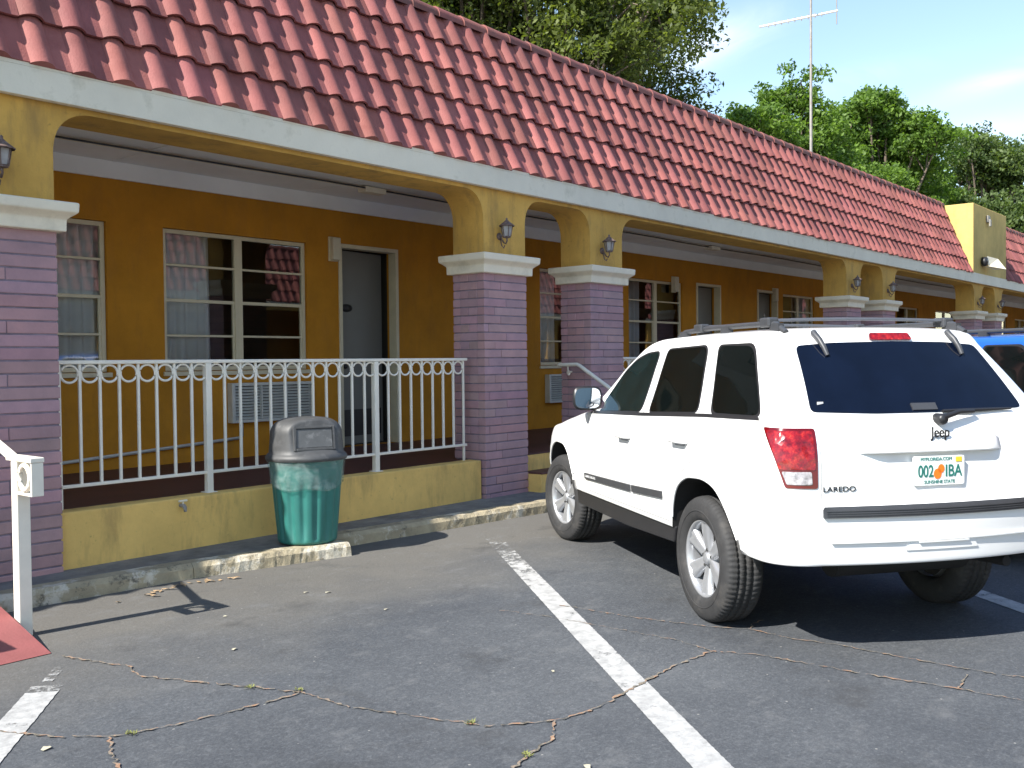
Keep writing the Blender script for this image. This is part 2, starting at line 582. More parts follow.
def text_geo(s, size, mat4, mb, mi=0, depth=0.002, bold=0.0, xs=1.0):
    cu = bpy.data.curves.new('t', 'FONT')
    cu.body = s
    cu.size = size
    cu.align_x = 'CENTER'
    cu.align_y = 'CENTER'
    cu.extrude = depth
    cu.offset = bold
    ob = bpy.data.objects.new('t', cu)
    COL.objects.link(ob)
    dg = bpy.context.evaluated_depsgraph_get()
    me = bpy.data.meshes.new_from_object(ob.evaluated_get(dg))
    mb.add([mat4 @ Vector((v.co.x * xs, v.co.y, v.co.z)) for v in me.vertices], [tuple(p.vertices) for p in me.polygons], mi)
    bpy.data.objects.remove(ob)
    bpy.data.curves.remove(cu)
    bpy.data.meshes.remove(me)


def frame4(right, up, out, o):
    return Matrix(((right[0], up[0], out[0], o[0]), (right[1], up[1], out[1], o[1]), (right[2], up[2], out[2], o[2]), (0, 0, 0, 1)))


# ================================================================== GROUND
mb = MB()
mb.add([(-300, -300, 0), (500, -300, 0), (500, 500, 0), (-300, 500, 0)], [(0, 1, 2, 3)])
struct(mb.build('ground', 'asphalt'))

# painted stall lines (angled parking, 51 degrees to the facade)
LA = R(51)
ld = Vector((math.cos(LA), math.sin(LA), 0))
ln = Vector((math.sin(LA), -math.cos(LA), 0))


def stall_line(off, s0, s1, wear_fn, width=0.15):
    mb = MB()
    n = int((s1 - s0) / 0.02)
    jl = [random.uniform(-0.0016, 0.0014) for _ in range(n + 1)]
    jr = [random.uniform(-0.0018, 0.0022) for _ in range(n + 1)]
    for i in range(n):
        a = s0 + (s1 - s0) * i / n
        b = s0 + (s1 - s0) * (i + 1) / n
        mb.tint = wear_fn((i + 0.5) / n)
        h_ = width / 2
        p = [ln * (off - h_ + jl[i]) + ld * a, ln * (off + h_ + jr[i]) + ld * a, ln * (off + h_ + jr[i + 1]) + ld * b, ln * (off - h_ + jl[i + 1]) + ld * b]
        mb.add([(q.x, q.y, 0.004) for q in p], [(0, 1, 2, 3)])
    return struct(mb.build('parking_line', 'road_paint'))


stall_line(-1.36, -2.0, 5.07, lambda u: 0.33 if u < 0.985 else 0.46)
mbl = MB()
stall_line(-1.38, 5.13, 5.42, lambda u: 0.46 + 0.1 * u, 0.05)
stall_line(1.435, -1.5, 8.9, lambda u: 0.33 if u < 0.76 else min(0.60, 0.33 + (u - 0.76) * 1.0))
stall_line(4.22, -2.0, 8.6, lambda u: 0.33 + 0.05 * u)
stall_line(7.0, -2.0, 8.6, lambda u: 0.33 + 0.05 * u)
stall_line(9.8, -2.0, 8.6, lambda u: 0.33 + 0.05 * u)

# cracks
CR = [[(62, 657), (110, 665), (128, 667), (140, 677), (190, 682), (240, 687), (300, 693), (350, 708), (420, 718), (490, 727), (555, 722), (600, 708), (640, 685), (680, 664), (712, 652)],
      [(-30, 728), (0, 733), (60, 738), (115, 737), (180, 725), (240, 710), (300, 694)],
      [(110, 738), (112, 755), (118, 768), (130, 800)],
      [(555, 722), (552, 740), (525, 760), (505, 775)],
      [(712, 652), (760, 656), (805, 664), (865, 675), (959, 690), (1024, 702), (1100, 716)],
      [(500, 611), (545, 617), (640, 634), (677, 641), (712, 652)],
      [(560, 606), (640, 619), (715, 628), (749, 630), (790, 639), (846, 647), (902, 658), (996, 675), (1024, 678), (1100, 690)],
      [(749, 630), (754, 624), (763, 621)],
      [(959, 690), (962, 681), (969, 676)]]
WD = [0.019, 0.016, 0.015, 0.015, 0.015, 0.009, 0.013, 0.012, 0.010]
mb = MB()
for poly, wd in zip(CR, WD):
    pts = [Vector((*gpt(*p), 0)) for p in poly]
    dense = []
    for a, b in zip(pts, pts[1:]):
        m = max(2, int((b - a).length / 0.022))
        for k in range(m):
            dense.append(a.lerp(b, k / m))
    dense.append(pts[-1])
    L, Rr = [], []
    for i, p in enumerate(dense):
        d = (dense[min(i + 1, len(dense) - 1)] - dense[max(i - 1, 0)]).normalized()
        nn = Vector((-d.y, d.x, 0))
        p = p + nn * random.uniform(-1, 1) * 0.011
        w = wd * random.choice((0.18, 0.3, 0.5, 0.75, 1.1)) * 0.5
        L.append((p.x + nn.x * w, p.y + nn.y * w, 0.007))
        Rr.append((p.x - nn.x * w, p.y - nn.y * w, 0.007))
    n = len(L)
    mb.add(L + Rr, [(i, n + i, n + i + 1, i + 1) for i in range(n - 1) if random.random() > 0.03])
struct(mb.build('asphalt_crack', 'crack_soil'))

# weeds in the cracks
wsrc = None
for i, (px, py) in enumerate([(298, 692), (250, 689), (132, 735), (527, 757), (470, 724)]):
    if wsrc is None:
        mb = MB()
        for k in range(26):
            a = random.uniform(0, 2 * PI)
            rr = random.uniform(0, 0.04)
            x, y = rr * math.cos(a), rr * 0.5 * math.sin(a)
            h = random.uniform(0.004, 0.013)
            b = random.uniform(0, 2 * PI)
            w = 0.004
            mb.add([(x - w * math.cos(b), y - w * math.sin(b), 0.004), (x + w * math.cos(b), y + w * math.sin(b), 0.004), (x + 0.014 * math.sin(b), y - 0.014 * math.cos(b), 0.004 + h)], [(0, 1, 2)])
        o = wsrc = mb.build('weed', 'weed_green')
    else:
        o = wsrc.copy()
        COL.objects.link(o)
    p = gpt(px, py)
    o.location = (p[0], p[1], 0.004)
    o.rotation_euler = (0, 0, random.uniform(0, 6))
    tag(o, 'tiny green weed tuft growing out of a crack in the asphalt', 'weed', 'weed tufts in the asphalt cracks')

# leaves and litter by the kerb
lsrc = None
spots = [(148, 596), (152, 594), (157, 592), (161, 592), (166, 590), (171, 590), (176, 587), (183, 586), (190, 584), (198, 583), (206, 582), (211, 582), (220, 581), (229, 579), (236, 579), (155, 597), (322, 560), (118, 603)]
for i, (px, py) in enumerate(spots):
    if lsrc is None:
        mb = MB()
        pr = [(-0.03, 0, 0.004), (-0.012, -0.013, 0.010), (0.012, -0.012, 0.008), (0.034, 0, 0.014), (0.012, 0.013, 0.006), (-0.012, 0.012, 0.012)]
        mb.add(pr, [(0, 1, 2, 3, 4, 5)])
        o = lsrc = mb.build('fallen_leaf', 'dry_leaf')
    else:
        o = lsrc.copy()
        COL.objects.link(o)
    p = gpt(px, py)
    o.location = (p[0], p[1], 0.002)
    s = random.uniform(0.7, 1.3)
    o.scale = (s, s, s)
    o.rotation_euler = (random.uniform(-.3, .3), random.uniform(-.3, .3), random.uniform(0, 6))
    tag(o, 'dry brown leaf fallen on the asphalt along the left kerb', 'leaf', 'dry leaves fallen along the kerb')
psrc = None
for i, (px, py) in enumerate([(328, 593), (306, 593), (386, 610), (225, 617), (553, 672), (234, 650), (587, 768), (46, 750)]):
    if psrc is None:
        mb = MB()
        mb.add([(-0.02, -0.008, 0.003), (0.015, -0.012, 0.006), (0.024, 0.004, 0.004), (0.0, 0.014, 0.009), (-0.018, 0.008, 0.004)], [(0, 1, 2, 3, 4)])
        o = psrc = mb.build('paper_scrap', 'pale_litter')
    else:
        o = psrc.copy()
        COL.objects.link(o)
    p = gpt(px, py)
    o.location = (p[0], p[1], 0.003)
    s = random.uniform(0.6, 1.1)
    o.scale = (s, s, s)
    o.rotation_euler = (0, 0, random.uniform(0, 6))
    tag(o, 'small pale scrap lying on the open asphalt of the parking stall', 'scrap', 'pale scraps on the asphalt')

# kerb (saw-tooth plan following the angled stalls) and walkway
CZ = 0.098


def kerb_piece(p0, p1, back):
    mb = MB()
    n = 40
    topf, topb, botf, mid = [], [], [], []
    for i in range(n + 1):
        u = i / n
        x = p0[0] + (p1[0] - p0[0]) * u
        y = p0[1] + (p1[1] - p0[1]) * u
        j = random.uniform(-0.003, 0.003)
        botf.append((x, y - 0.010 + random.uniform(-.004, .004), -0.02))
        mid.append((x, y + j, CZ - 0.022 + random.uniform(-.003, .003)))
        topf.append((x, y + 0.026 + random.uniform(-.004, .006), CZ + 0.012 + random.uniform(-.0015, .0015)))
        topb.append((x, y + 0.17, CZ + 0.011))
    m = n + 1
    vs = botf + mid + topf + topb + [(v[0], v[1], -0.02) for v in topb]
    fs = []
    for k in range(4):
        for i in range(n):
            fs.append((k * m + i, k * m + i + 1, (k + 1) * m + i + 1, (k + 1) * m + i))
    fs.append((0, m, 2 * m, 3 * m, 4 * m))
    fs.append((n, 4 * m + n, 3 * m + n, 2 * m + n, m + n))
    mb.add(vs, fs)
    return struct(mb.build('kerb', 'kerb_concrete'))


kerb_piece((2.45, 6.46), (3.9, 6.37), 0)
kerb_piece((3.904, 6.365), (5.16, 6.09), 0)
kerb_piece((5.165, 6.44), (7.95, 6.19), 0)
kerb_piece((7.955, 6.19), (10.7, 5.93), 0)
kerb_piece((10.705, 6.45), (16.2, 5.95), 0)
kerb_piece((16.205, 6.45), (22, 5.95), 0)
kerb_piece((22.005, 6.45), (28, 5.95), 0)
kerb_piece((28.005, 6.45), (50, 5.95), 0)
mb = MB()
edge = [(2.45, 6.56), (3.9, 6.47), (5.12, 6.2), (5.12, 6.54), (7.95, 6.29), (10.66, 6.03), (10.66, 6.55), (16.1, 6.05), (16.1, 6.55), (21.9, 6.05), (21.9, 6.55), (27.9, 6.05), (27.9, 6.55), (50, 6.05)]
vs = [(x, y, CZ) for x, y in edge] + [(50, 7.3, CZ), (2.45, 7.3, CZ)] + [(2.45, 6.56, 0), (2.45, 7.3, 0)]
n = len(edge)
mb.add(vs, [tuple(range(n + 2)), (0, n + 1, n + 3, n + 2)])
struct(mb.build('walkway', 'walk_concrete'))

# red ramp up to the porch between the first pair of columns
mb = MB()
mb.add([(1.24, 5.32, 0.004), (2.39, 5.32, 0.004), (2.39, 7.02, 0.415), (1.24, 7.02, 0.415), (1.24, 7.02, -0.01), (2.39, 7.02, -0.01)],
       [(0, 1, 2, 3), (1, 5, 2), (0, 3, 4)])
mb.add([(1.24, 7.02, 0.415), (2.39, 7.02, 0.415), (2.39, 7.3, 0.49), (1.24, 7.3, 0.49), (1.24, 7.02, 0), (2.39, 7.02, 0), (2.39, 7.3, 0), (1.24, 7.3, 0)], [(0, 1, 2, 3), (1, 5, 6, 2), (0, 3, 7, 4)])
struct(mb.build('ramp', 'red_paint'))

# ================================================================== MOTEL
YF, YB, YW = 6.91, 7.365, 9.50          # column face, back of the arcade, porch back wall
FLZ = 0.505
XL, XR = -6.0, 62.0
motel = thing('motel_building', 'long ochre motel wing with purple brick columns, arches and red tile mansard roof', 'building', (0, 0, 0))

# columns: left edge X
COLX = [-2.9, -0.98 - 0.42, 0.55, 2.49, 7.74, 9.685, 17.86, 19.77, 26.3, 28.2, 34.6, 36.5, 43.0, 44.9, 51.4, 53.3]
COLX = [0.55, 2.49, 7.74, 9.685, 17.86, 19.77, 26.3, 28.25, 35.0, 36.95, 43.6, 45.55, 52.2, 54.15]
CW = 0.715


def make_column(x):
    z0, z1 = 0.05, 2.53
    mb = MB()
    g = 0.007
    mb.tint = 1.0
    mb.box(g, CW - g, g, 0.455 - g, z0, z1, 1)
    ch = 0.0915
    nz = int(math.ceil((z1 - z0) / ch))
    for k in range(nz):
        za = z0 + k * ch + 0.0065
        zb = min(z1, z0 + (k + 1) * ch - 0.0055)
        if zb - za < 0.02:
            continue
        off = (0.07, 0.27, 0.17, 0.36)[k % 4]
        # front & back faces, sides: each course is a ring of bricks with tiny offsets
        cuts = [0.0] + [c for c in (off,) if 0.05 < c < CW - 0.05] + [CW]
        for yy in (0, 1):
            for a, b in zip(cuts, cuts[1:]):
                d = random.uniform(-0.0025, 0.0035)
                base = random.uniform(0.90, 1.08)
                mb.tint = (base * random.uniform(0.97, 1.08), base * random.uniform(0.93, 1.0), base * random.uniform(0.94, 1.06))
                xa = a + (0.003 if a > 0 else -d * 0.5)
                xb = b - (0.003 if b < CW else -d * 0.5)
                if yy == 0:
                    mb.box(xa, xb, -d, 0.10, za, zb)
                else:
                    mb.box(xa, xb, 0.355, 0.455 + d, za, zb)
        for xx in (0, 1):
            cs = [0.102, 0.353] if k % 2 else [0.102, 0.228, 0.353]
            for a, b in zip(cs, cs[1:]):
                d = random.uniform(-0.0025, 0.0035)
                base = random.uniform(0.90, 1.08)
                mb.tint = (base * random.uniform(0.97, 1.08), base * random.uniform(0.93, 1.0), base * random.uniform(0.94, 1.06))
                if xx == 0:
                    mb.box(-d, 0.1, a + 0.002, b - 0.002, za, zb)
                else:
                    mb.box(CW - 0.1, CW + d, a + 0.002, b - 0.002, za, zb)
    o = mb.build('column', ['purple_brick', 'brick_joint'], motel, bevel=0.005)
    o.location = (x, YF, 0)
    cp = MB()
    prof = [(-0.005, 2.512), (0.050, 2.516), (0.052, 2.60), (0.070, 2.618), (0.112, 2.650), (0.116, 2.714), (0.10, 2.721), (0.0, 2.724)]
    rings = []
    for (e, z) in prof:
        rings.append([(-e, -e, z), (CW + e, -e, z), (CW + e, 0.455 + e, z), (-e, 0.455 + e, z)])
    vs = [p for r_ in rings for p in r_]
    fs = []
    for i in range(len(rings) - 1):
        for k in range(4):
            k2 = (k + 1) % 4
            fs.append((i * 4 + k, i * 4 + k2, (i + 1) * 4 + k2, (i + 1) * 4 + k))
    fs.append(tuple(range(len(vs) - 4, len(vs))))
    fs.append((3, 2, 1, 0))
    cp.add(vs, fs)
    cp.build('capital', 'white_trim', o, bevel=0.008)
    return o


col0 = make_column(COLX[0])
for x in COLX[1:]:
    if x < 12:
        make_column(x)
    else:
        c = copy_tree(col0, motel)
        c.location = (x, YF, 0)

# arched beam with its posts
mb = MB()
ZT, ZP, ZA = 3.45, 2.722, 3.382


def arch_low(x, a, b):
    rx, rz = min(0.30, (b - a) / 2), 0.32
    d = min(x - a, b - x)
    if d >= rx:
        return ZA
    u = 1 - d / rx
    return ZA - rz * (1 - (1 - u ** 2.3) ** (1 / 2.3))


segs = []
prev = XL
for x in COLX:
    segs.append(('o', prev, x + 0.01))
    segs.append(('p', x + 0.01, x + CW - 0.01))
    prev = x + CW - 0.01
segs.append(('o', prev, XR))
xs, zl = [], []
for kind, a, b in segs:
    if kind == 'p':
        q = [(a, ZP), (b, ZP)]
    else:
        rx = min(0.30, (b - a) / 2)
        q = []
        for i in range(0, 15):
            u = i / 14
            q.append((a + rx * (1 - math.cos(u * PI / 2)), None))
        for i in range(14, -1, -1):
            u = i / 14
            q.append((b - rx * (1 - math.cos(u * PI / 2)), None))
        q = [(x, arch_low(x, a, b)) for x, _ in q]
    pts = q
    n = len(pts)
    y0, y1 = YF + 0.008, YB
    vs = [(x, y0, z) for x, z in pts] + [(x, y0, ZT) for x, z in pts] + [(x, y1, z) for x, z in pts] + [(x, y1, ZT) for x, z in pts]
    fs, fsm = [], []
    for i in range(n - 1):
        fs.append((i, i + 1, n + i + 1, n + i))
        fs.append((2 * n + i + 1, 2 * n + i, 3 * n + i, 3 * n + i + 1))
        if pts[i + 1][0] - pts[i][0] > 1e-6 or True:
            fsm.append((i + 1, i, 2 * n + i, 2 * n + i + 1))
    mb.add(vs, fs)
    mb.add(vs, fsm, 0, True)
    if kind == 'p':   # jamb faces down to the capital are closed by the arch curves, which end at this height
        for xx in (a, b):
            zz = arch_low(0, 0, 1) if False else ZA - 0.32
            mb.add([(xx, y0, ZP), (xx, y1, ZP), (xx, y1, zz), (xx, y0, zz)], [(0, 1, 2, 3)])
mb.build('arch_beam', 'ochre_stucco', motel)

# fascia board with a small drip edge
mb = MB()
mb.box(XL, XR, 6.845, 6.905, 3.418, 3.622)
mb.box(XL, XR, 6.850, 6.93, 3.623, 3.668)
mb.build('fascia', 'fascia_paint', motel, bevel=0.004)

# porch floor, knee walls and steps
mb = MB()
mb.box(XL, XR, YF + 0.12, YW, 0.25, FLZ)
mb.build('porch_floor', 'porch_floor', motel)


def knee(x0, x1):
    mb = MB()
    mb.box(x0, x1, YF + 0.045, YF + 0.225, 0.02, FLZ + 0.006)
    mb.build('knee_wall', 'knee_stucco', motel, bevel=0.012)


for a, b in [(COLX[1], COLX[2]), (COLX[3], COLX[4]), (COLX[5], COLX[6]), (COLX[7], COLX[8]), (COLX[9], COLX[10]), (COLX[11], COLX[12])]:
    knee(a + CW - 0.004, b - 0.01 if b > 8 else b - 0.02)
for a, b in [(COLX[2], COLX[3]), (COLX[4], COLX[5]), (COLX[6], COLX[7])]:
    mb = MB()
    xa, xb = a + CW + 0.004, b - 0.004
    mb.box(xa, xb, YF + 0.09, YF + 0.119, 0.05, FLZ - 0.012, 0)
    mb.box(xa, xb, YF + 0.09, YF + 0.13, FLZ - 0.010, FLZ + 0.003, 1)
    mb.box(xa, xb, YF - 0.18, YF + 0.088, 0.05, 0.30, 0)
    mb.box(xa, xb, YF - 0.19, YF + 0.088, 0.302, 0.318, 1)
    mb.build('entrance_step', ['knee_stucco', 'porch_floor'], motel, bevel=0.006)

# openings in the porch wall
WZ0, WZ1 = 1.497, 3.027
WIN = [(-1.4, 0.4), (2.90, 4.70), (5.30, 7.11), (11.45, 13.2), (13.86, 15.64), (19.90, 21.55), (23.2, 24.9), (27.1, 28.9), (30.5, 32.4), (37, 38.8), (40, 41.8)]
DOOR = [(0.8, 1.66), (7.62, 8.50), (9.9, 10.75), (16.18, 17.04), (18.70, 19.58), (25.4, 26.25), (33.1, 33.96), (35.3, 36.1), (42.3, 43.2)]
WIN = [(a * 1.044, b * 1.044) for a, b in WIN]
DOOR = [(a * 1.044, b * 1.044) for a, b in DOOR]
DZ1 = 3.016
opens = [(a, b, WZ0, WZ1) for a, b in WIN] + [(a, b, FLZ, DZ1) for a, b in DOOR]
opens.sort()
mb = MB()
x = XL
ZC = 3.64
for a, b, z0, z1 in opens:
    mb.add([(x, YW, FLZ), (a, YW, FLZ), (a, YW, ZC), (x, YW, ZC)], [(0, 1, 2, 3)])
    mb.add([(a, YW, z1), (b, YW, z1), (b, YW, ZC), (a, YW, ZC)], [(0, 1, 2, 3)])
    if z0 > FLZ:
        mb.add([(a, YW, FLZ), (b, YW, FLZ), (b, YW, z0), (a, YW, z0)], [(0, 1, 2, 3)])
    D = YW + 0.16
    mb.add([(a, YW, z0), (a, D, z0), (a, D, z1), (a, YW, z1)], [(0, 1, 2, 3)])
    mb.add([(b, YW, z0), (b, D, z0), (b, D, z1), (b, YW, z1)], [(3, 2, 1, 0)])
    mb.add([(a, YW, z0), (b, YW, z0), (b, D, z0), (a, D, z0)], [(0, 1, 2, 3)])
    mb.add([(a, YW, z1), (b, YW, z1), (b, D, z1), (a, D, z1)], [(3, 2, 1, 0)])
    x = b
mb.add([(x, YW, FLZ), (XR, YW, FLZ), (XR, YW, ZC), (x, YW, ZC)], [(0, 1, 2, 3)])
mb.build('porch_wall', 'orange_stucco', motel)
mb = MB()
mb.box(XL, XR, YW - 0.035, YW - 0.003, 3.462, ZC - 0.003)
mb.build('frieze_board', 'ceiling_paint', motel, bevel=0.004)
mb = MB()
mb.add([(XL, YB - 0.05, ZC), (XR, YB - 0.05, ZC), (XR, YW + 0.3, ZC), (XL, YW + 0.3, ZC)], [(3, 2, 1, 0)])
xj = XL + 1.2
while xj < XR:
    mb.box(xj, xj + 0.05, YB, YW - 0.04, ZC - 0.008, ZC - 0.001)
    xj += 2.44
mb.box(XL, XR, 7.95, 7.99, ZC - 0.010, ZC - 0.002)
mb.build('porch_ceiling', 'ceiling_paint', motel)
# rooms behind the openings
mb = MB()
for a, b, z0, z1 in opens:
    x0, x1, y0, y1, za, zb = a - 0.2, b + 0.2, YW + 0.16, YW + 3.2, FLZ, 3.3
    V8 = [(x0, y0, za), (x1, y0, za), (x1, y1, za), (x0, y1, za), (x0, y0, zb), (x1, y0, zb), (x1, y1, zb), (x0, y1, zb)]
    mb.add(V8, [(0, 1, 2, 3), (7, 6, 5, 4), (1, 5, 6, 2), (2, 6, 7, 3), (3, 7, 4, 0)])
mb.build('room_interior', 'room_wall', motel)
# roof deck, end walls and rear wall
mb = MB()
mb.box(XL, XR, 7.14, 15.5, 3.70, 3.95)
mb.box(XL, XR, 6.92, 7.139, 3.60, 3.66)
mb.build('roof_deck', 'roof_membrane', motel)
mb = MB()
mb.box(XL - 0.2, XL - 0.001, YW - 0.1, 15.6, 0, 3.655)
mb.box(XR + 0.001, XR + 0.2, 7.0, 15.6, 0, 3.655)
mb.box(XL, XR, 15.4, 15.6, 0, 3.655)
mb.build('outer_wall', 'orange_stucco', motel)

# windows
def make_window(a, b, parent):
    fr = MB()
    w = 0.045
    y0, y1 = YW + 0.035, YW + 0.085
    z0, z1 = WZ0 + 0.004, WZ1 - 0.004
    a += 0.004
    b -= 0.004
    fr.box(a, a + w, y0, y1, z0, z1)
    fr.box(b - w, b, y0, y1, z0, z1)
    fr.box(a + w, b - w, y0, y1, z1 - w, z1)
    fr.box(a + w, b - w, y0, y1, z0, z0 + w)
    m = (a + b) / 2
    fr.box(m - 0.05, m + 0.05, y0 - 0.008, y1, z0 + w, z1 - w)
    for xa, xb in ((a + w, m - 0.05), (m + 0.05, b - w)):
        for k in (1, 2, 3):
            z = z0 + (z1 - z0) * k / 4
            h = 0.018 if k == 2 else 0.012
            fr.box(xa, xb, y0 + 0.004, y1 - 0.004, z - h, z + h)
        fr.box(xb - 0.024, xb, y0 + 0.008, y1 - 0.008, z0 + w, (z0 + z1) / 2 - 0.018)
    fr.box(a - 0.03, b + 0.03, YW - 0.03, YW - 0.002, WZ0 - 0.05, WZ0 - 0.004)
    fo = fr.build('window', 'window_frame', parent, bevel=0.003)
    pn = MB()
    for xa, xb in ((a + w, m - 0.05), (m + 0.05, b - w)):
        for k in range(4):
            za = z0 + (z1 - z0) * k / 4
            zb = z0 + (z1 - z0) * (k + 1) / 4
            ty = random.uniform(-0.002, 0.002)
            pn.add([(xa, y0 + 0.024, za), (xb, y0 + 0.024, za), (xb, y0 + 0.024 + ty, zb), (xa, y0 + 0.024 + ty, zb)], [(0, 1, 2, 3)])
    pn.build('pane', 'window_pane', fo)


for a, b in WIN:
    make_window(a, b, motel)


def curtain(a, b, label):
    mb = MB()
    n = max(20, int((b - a) / 0.02))
    vs = []
    for k, z in enumerate((WZ0 - 0.15, 2.2, WZ1 + 0.08)):
        for i in range(n + 1):
            x = a + (b - a) * i / n
            y = YW + 0.135 + 0.022 * math.sin(x * 44 + 0.5 * math.sin(x * 7)) + 0.008 * math.sin(x * 97 + z)
            vs.append((x + 0.01 * math.sin(x * 13 + z * 2), y, z))
    fs = []
    for k in range(2):
        for i in range(n):
            fs.append((k * (n + 1) + i, k * (n + 1) + i + 1, (k + 1) * (n + 1) + i + 1, (k + 1) * (n + 1) + i))
    mb.add(vs, fs, 0, True)
    o = mb.build('curtain', 'curtain_cloth')
    md = o.modifiers.new('thick', 'SOLIDIFY')
    md.thickness = 0.003
    return tag(o, label, 'curtain')


curtain(2.98, 4.98, 'pleated white curtain drawn across the leftmost window beside the left brick column')
curtain(5.47, 6.17, 'white curtain pulled to the left side of the double window above the teal bin')
curtain(14.42, 15.0, 'narrow white curtain in the window above the white car mirror')
curtain(11.92, 12.5, 'white curtain in the window half hidden behind the third brick column')
curtain(21.5, 22.5, 'pale curtain in the far window left of the distant column pair')


# doors (inset, slightly ajar into the room)
def make_door(a, b, ajar):
    fr = MB()
    w = 0.05
    fr.box(a - 0.045, a + 0.005, YW - 0.02, YW + 0.12, FLZ, DZ1 + 0.045)
    fr.box(b - 0.005, b + 0.045, YW - 0.02, YW + 0.12, FLZ, DZ1 + 0.045)
    fr.box(a + 0.005, b - 0.005, YW - 0.02, YW + 0.12, DZ1 - 0.005, DZ1 + 0.045)
    sl = MB()
    W = b - a - 0.03
    sl.box(0, W, 0, 0.045, FLZ + 0.012, DZ1 - 0.015)
    o = sl.build('door', 'door_paint', motel, bevel=0.004)
    o.location = (a + 0.012, YW + 0.135, 0)
    o.rotation_euler = (0, 0, ajar)
    fo = fr.build('door_frame', 'window_frame', motel, bevel=0.004)
    k = MB()
    kx = 0.12
    k.lathe([(0.0, -0.075), (0.022, -0.07), (0.03, -0.05), (0.022, -0.03), (0.012, -0.02), (0.03, -0.008), (0.03, 0.0)], 16, (kx, 0, 1.52), axis='Y')
    k.build('knob', 'black_metal', o)
    s = MB()
    s.lathe([(0.0, -0.014), (0.068, -0.012), (0.072, 0.0)], 24, (kx + 0.08, 0, 2.27), axis='Y', fn=lambda p, a_, r_, z_: Vector((kx + 0.08 + (p.x - kx - 0.08) * 1.5, p.y, 2.27 + (p.z - 2.27) * 0.72)))
    s.build('number_plate', 'black_metal', o)
    kp = MB()
    kp.box(0.05, W - 0.05, -0.008, -0.001, FLZ + 0.12, FLZ + 0.46)
    kp.build('kick_plate', 'black_metal', o)


for i, (a, b) in enumerate(DOOR):
    make_door(a, b, R(7) if i == 1 else R(2))

# ------------------------------------------------------------------ roof tiles
SY0, SZ0, SY1, SZ1 = 6.885, 3.632, 7.60, 5.375
TP = 0.302


def tile_profile(u):
    # S tile: barrel then shallow pan
    if u < 0.57:
        return 0.050 * math.sin(PI * u / 0.57) ** 0.8
    return -0.004 * math.sin(PI * (u - 0.57) / 0.43)


